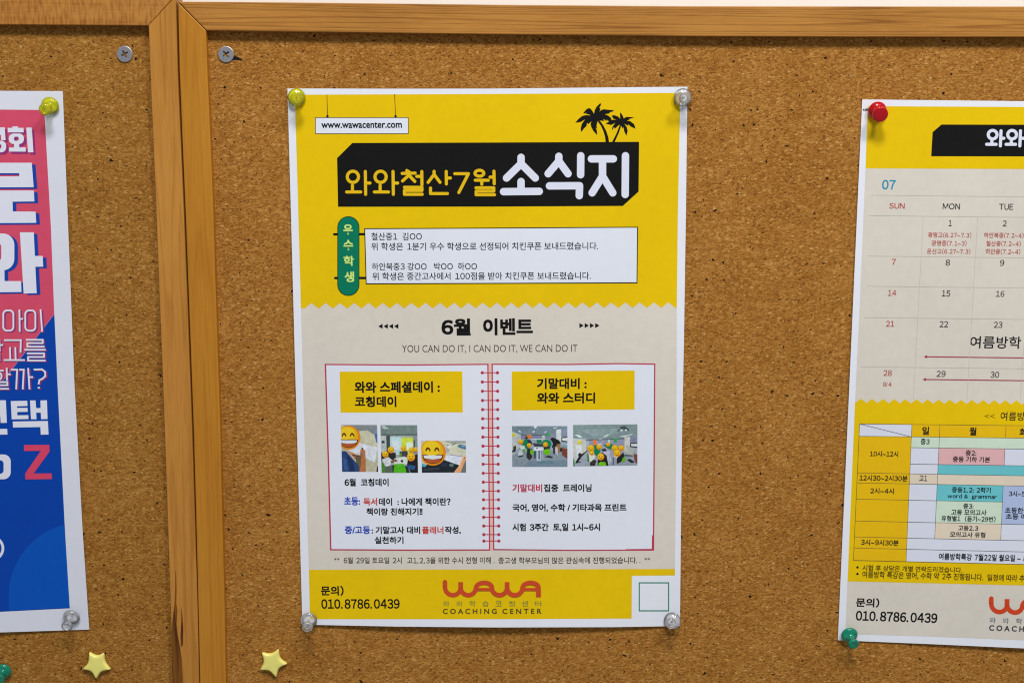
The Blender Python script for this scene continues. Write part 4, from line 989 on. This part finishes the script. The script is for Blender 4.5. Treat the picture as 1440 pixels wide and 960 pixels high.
def clear_plastic(name, rgb, milky, body):
    """moulded see-through plastic: tinted clear body, a little milkiness, polished skin"""
    mt, nt, b = new_mat(name)
    L = nt.links
    b.inputs['Base Color'].default_value = (*body, 1)
    b.inputs['Roughness'].default_value = 0.15
    b.inputs['Subsurface Weight'].default_value = 0.0
    tr = node(nt, 'ShaderNodeBsdfTransparent'); tr.inputs['Color'].default_value = (*rgb, 1)
    tc = node(nt, 'ShaderNodeTexCoord')
    n = node(nt, 'ShaderNodeTexNoise', i_Scale=500.0, i_Detail=2.0); L.new(tc.outputs['Object'], n.inputs['Vector'])
    mr = node(nt, 'ShaderNodeMapRange'); L.new(n.outputs['Fac'], mr.inputs['Value'])
    mr.inputs['To Min'].default_value = milky*0.8; mr.inputs['To Max'].default_value = milky*1.2
    m1 = node(nt, 'ShaderNodeMixShader'); L.new(mr.outputs[0], m1.inputs[0])
    L.new(tr.outputs[0], m1.inputs[1]); L.new(b.outputs[0], m1.inputs[2])
    gl = node(nt, 'ShaderNodeBsdfGlossy'); gl.inputs['Roughness'].default_value = 0.10
    fr = node(nt, 'ShaderNodeFresnel'); fr.inputs['IOR'].default_value = 1.55
    m2 = node(nt, 'ShaderNodeMixShader'); L.new(fr.outputs[0], m2.inputs[0])
    L.new(m1.outputs[0], m2.inputs[1]); L.new(gl.outputs[0], m2.inputs[2])
    L.new(m2.outputs[0], nt.nodes['Material Output'].inputs['Surface'])
    return mt
PIN_M = {'yellow': clear_plastic('yellow_clear_plastic', (0.99, 0.99, 0.12), 0.34, (0.95, 0.94, 0.01)),
         'clear': clear_plastic('clear_plastic', (0.985, 0.985, 0.99), 0.17, (0.96, 0.97, 0.98)),
         'green': clear_plastic('green_clear_plastic', (0.08, 0.80, 0.55), 0.40, (0.0, 0.42, 0.27)),
         'red': plastic('red_plastic', (0.50, 0.002, 0.008), 0.0, 0.16)}
needle_me = mesh_of('needle', NEEDLE, 14); needle_me.materials.append(STEEL)
body_me = {}
for k, mt in PIN_M.items():
    body_me[k] = mesh_of('pin_body', FAT if k == 'red' else BODY); body_me[k].materials.append(mt)
def push_pin(kind, base, head, hb, label, L=10.2):
    root = empty('push_pin', (0, 0, 0))
    tag(root, label, 'push pin', 'push pins in the cork boards')
    b_mid = P(*base, hb+1.8)
    lo_, hi_ = 1.0, 14.0       # height of the knob at which the pin has its true length
    lohi = (2.0, hb+1.8+L-1.8)
    a, c = lohi
    for _ in range(40):
        mid = (a+c)/2
        if (P(*head, mid)-b_mid).length < L-1.8: a = mid
        else: c = mid
    axis = (P(*head, (a+c)/2)-b_mid).normalized()
    root.location = b_mid-axis*0.0018
    root.rotation_mode = 'QUATERNION'
    root.rotation_quaternion = Vector((0, 0, 1)).rotation_difference(axis)
    for nm, me in (('pin_body', body_me[kind]), ('needle', needle_me)):
        o = bpy.data.objects.new(nm, me); COL.objects.link(o); o.parent = root
    return root
push_pin('yellow', (70.7, 148.7), (61.9, 154.7), 0.7, 'translucent yellow push pin leaning left on the pink poster, top right corner')
push_pin('clear', (100.6, 866.9), (93.4, 881.6), 0.7, 'clear push pin at the bottom corner of the pink and blue poster')
push_pin('green', (4.2, 943.2), (-2.0, 955), 0.2, 'dark green push pin stuck in bare cork at the left edge beside a yellow star')
push_pin('yellow', (417.1, 137.1), (417.1, 138.6), 0.8, 'translucent yellow push pin seen head-on at a newsletter corner')
push_pin('clear', (960, 137.1), (963.4, 138.3), 0.8, 'clear push pin over the yellow newsletter, at its top right corner near the palms')
push_pin('clear', (434.3, 871.3), (432.2, 882), 0.8, 'clear push pin drooping below the newsletter phone number, bottom left corner')
push_pin('clear', (945.4, 872), (942.9, 876.5), 0.8, 'clear push pin under the small green square frame, newsletter bottom right corner')
push_pin('red', (1233.6, 155.6), (1238.4, 161.6), 0.8, 'solid red push pin on the calendar poster')
push_pin('green', (1194.4, 891.9), (1200.9, 906.6), 0.7, 'translucent green push pin at the bottom corner of the calendar poster')

# a thin dark wire end beside the red pin
bm = bmesh.new()
def wire(bm, pts, r, n=8):
    prev = None
    for i, p in enumerate(pts):
        d = (pts[min(i+1, len(pts)-1)]-pts[max(i-1, 0)]).normalized()
        s_ = d.orthogonal().normalized(); t_ = d.cross(s_)
        ring = [bm.verts.new(p+(s_*math.cos(2*math.pi*k/n)+t_*math.sin(2*math.pi*k/n))*r) for k in range(n)]
        if prev:
            for k in range(n): bm.faces.new((prev[k], prev[(k+1) % n], ring[(k+1) % n], ring[k]))
        else: bm.faces.new(ring[::-1])
        prev = ring
    bm.faces.new(prev)
wire(bm, [P(1213.8, 154.6, .4), P(1214.4, 154.2, 1.1), P(1217, 153.6, 1.35), P(1221, 152.9, 1.35), P(1224, 152.5, 1.1), P(1224.6, 152.6, .4)], 0.00030)
tag(link_mesh('staple', bm, metal('dark_staple', (0.10, 0.10, 0.11), 0.4), None, P(1219, 153.5, .9)), 'thin dark staple in the paper corner, half under the red push pin', 'staple')

# ------------------------------------------------------------------ screws
SCREW_M = metal('zinc_screw', (0.40, 0.395, 0.43), 0.5)
RECESS_M = metal('blue_zinc_recess', (0.10, 0.30, 0.62), 0.25)
RECESS_M.node_tree.nodes['Principled BSDF'].inputs['Metallic'].default_value = 0.4
def screw(cx, cy, ang, label):
    root = empty('wood_screw', P(cx, cy, 0.0))
    tag(root, label, 'screw', 'screws through the cork')
    r = 0.00425; z = 0.0007
    ca, sa = math.cos(ang), math.sin(ang)
    cross = []
    a, b = 0.00055, 0.0021
    for k in range(4):
        for x, y in ((b, -a*0.8), (b, a*0.8), (a, a)):
            c_, s_ = math.cos(k*math.pi/2), math.sin(k*math.pi/2)
            X, Y = x*c_-y*s_, x*s_+y*c_
            cross.append((X*ca-Y*sa, X*sa+Y*ca))
    N = 40
    bm = bmesh.new()
    outer = [(0.93*r*math.cos(2*math.pi*k/N), 0.93*r*math.sin(2*math.pi*k/N)) for k in range(N)]
    vs = [bm.verts.new((x, -z, y)) for x, y in outer+cross]
    for tri in tessellate_polygon([[Vector((x, y, 0)) for x, y in outer], [Vector((x, y, 0)) for x, y in cross]]):
        bm.faces.new([vs[i] for i in tri])
    prev = vs[:N]
    for rr, zz_ in ((0.98*r, z*0.85), (r, z*0.5), (r, -0.0005)):
        ring = [bm.verts.new((rr*math.cos(2*math.pi*k/N), -zz_, rr*math.sin(2*math.pi*k/N))) for k in range(N)]
        for k in range(N): bm.faces.new((prev[k], prev[(k+1) % N], ring[(k+1) % N], ring[k]))
        prev = ring
    bmesh.ops.recalc_face_normals(bm, faces=bm.faces)
    link_mesh('screw_head', bm, SCREW_M, root)
    bm = bmesh.new()
    top = [bm.verts.new((x, -z+2e-5, y)) for x, y in cross]
    low = [bm.verts.new((x*.55, 0.0010, y*.55)) for x, y in cross]
    n = len(cross)
    for k in range(n): bm.faces.new((top[k], top[(k+1) % n], low[(k+1) % n], low[k]))
    bm.faces.new(low)
    bmesh.ops.recalc_face_normals(bm, faces=bm.faces)
    for f in bm.faces: f.normal_flip()
    link_mesh('cross_recess', bm, RECESS_M, root)
screw(175.6, 76.4, math.radians(28), 'grey cross head screw in the bare cork above the pink poster')
screw(318.0, 76.8, math.radians(40), 'grey cross head screw with a black gouge at its side')

# ------------------------------------------------------------------ star tacks
STAR_M = plastic('pale_yellow_plastic', (0.88, 0.80, 0.21), 0.0, 0.35)
def star(outer, inner, label):
    cx = sum(p[0] for p in outer)/5; cy = sum(p[1] for p in outer)/5
    outer = [(cx+(x-cx)*1.09, cy+(y-cy)*1.09) for x, y in outer]      # the soft modifier rounds the tips back
    base = P(cx, cy, 0)
    root_pts = []
    for i in range(5):
        p0, p1, p2 = inner[i-1], outer[i], inner[i]
        def toward(a, b, t): return (a[0]+(b[0]-a[0])*t, a[1]+(b[1]-a[1])*t)
        root_pts.append(toward(p1, p0, .34)); 
        a, b = toward(p1, p0, .15), toward(p1, p2, .15)
        for q in (toward(p1, p0, .17), None, toward(p1, p2, .17)):
            if q is None:
                mxy = ((a[0]+b[0])/2, (a[1]+b[1])/2); q = toward(mxy, p1, .62)
            root_pts.append(q)
        root_pts.append(toward(p1, p2, .34))
        root_pts.append(p2)
    bm = bmesh.new()
    rings = []
    for h, s in ((0.1, .93), (0.7, 1.0), (1.7, 1.0), (2.3, .955), (2.75, .87), (3.0, .78)):
        rings.append([bm.verts.new(P(cx+(x-cx)*s, cy+(y-cy)*s, 1.7)+Vector((0, -(h-1.7)*.001, 0))) for x, y in root_pts])
    n = len(root_pts)
    for a, b in zip(rings[:-1], rings[1:]):
        for k in range(n): bm.faces.new((a[k], a[(k+1) % n], b[(k+1) % n], b[k]))
    c = bm.verts.new(P(cx, cy, 1.7)+Vector((0, -1.36*.001, 0)))
    for k in range(n): bm.faces.new((rings[-1][k], rings[-1][(k+1) % n], c))
    bm.faces.new(rings[0][::-1])
    bmesh.ops.recalc_face_normals(bm, faces=bm.faces)
    o = link_mesh('star_tack', bm, STAR_M, None, base, smooth=True)
    sd = o.modifiers.new('soft', 'SUBSURF'); sd.levels = sd.render_levels = 2
    tag(o, label, 'star pin', 'yellow star tacks in the cork')
star([(126.0, 917.2), (145.5, 918.4), (154.6, 940.2), (135.5, 953.0), (117.6, 939.6)], [(136.1, 922.2), (147.3, 930.2), (142.4, 942.8), (129, 942.5), (124.6, 931.4)], 'pale yellow star tack below the pink and blue poster, one point straight down')
star([(369.0, 917.6), (391.4, 913.0), (403.0, 932.6), (388.3, 950.8), (366.6, 940.8)], [(381.3, 919.4), (393.1, 925), (391.9, 938.1), (378.8, 941.3), (371.6, 930)], 'pale yellow star tack beneath the newsletter, tilted with a point to the right')
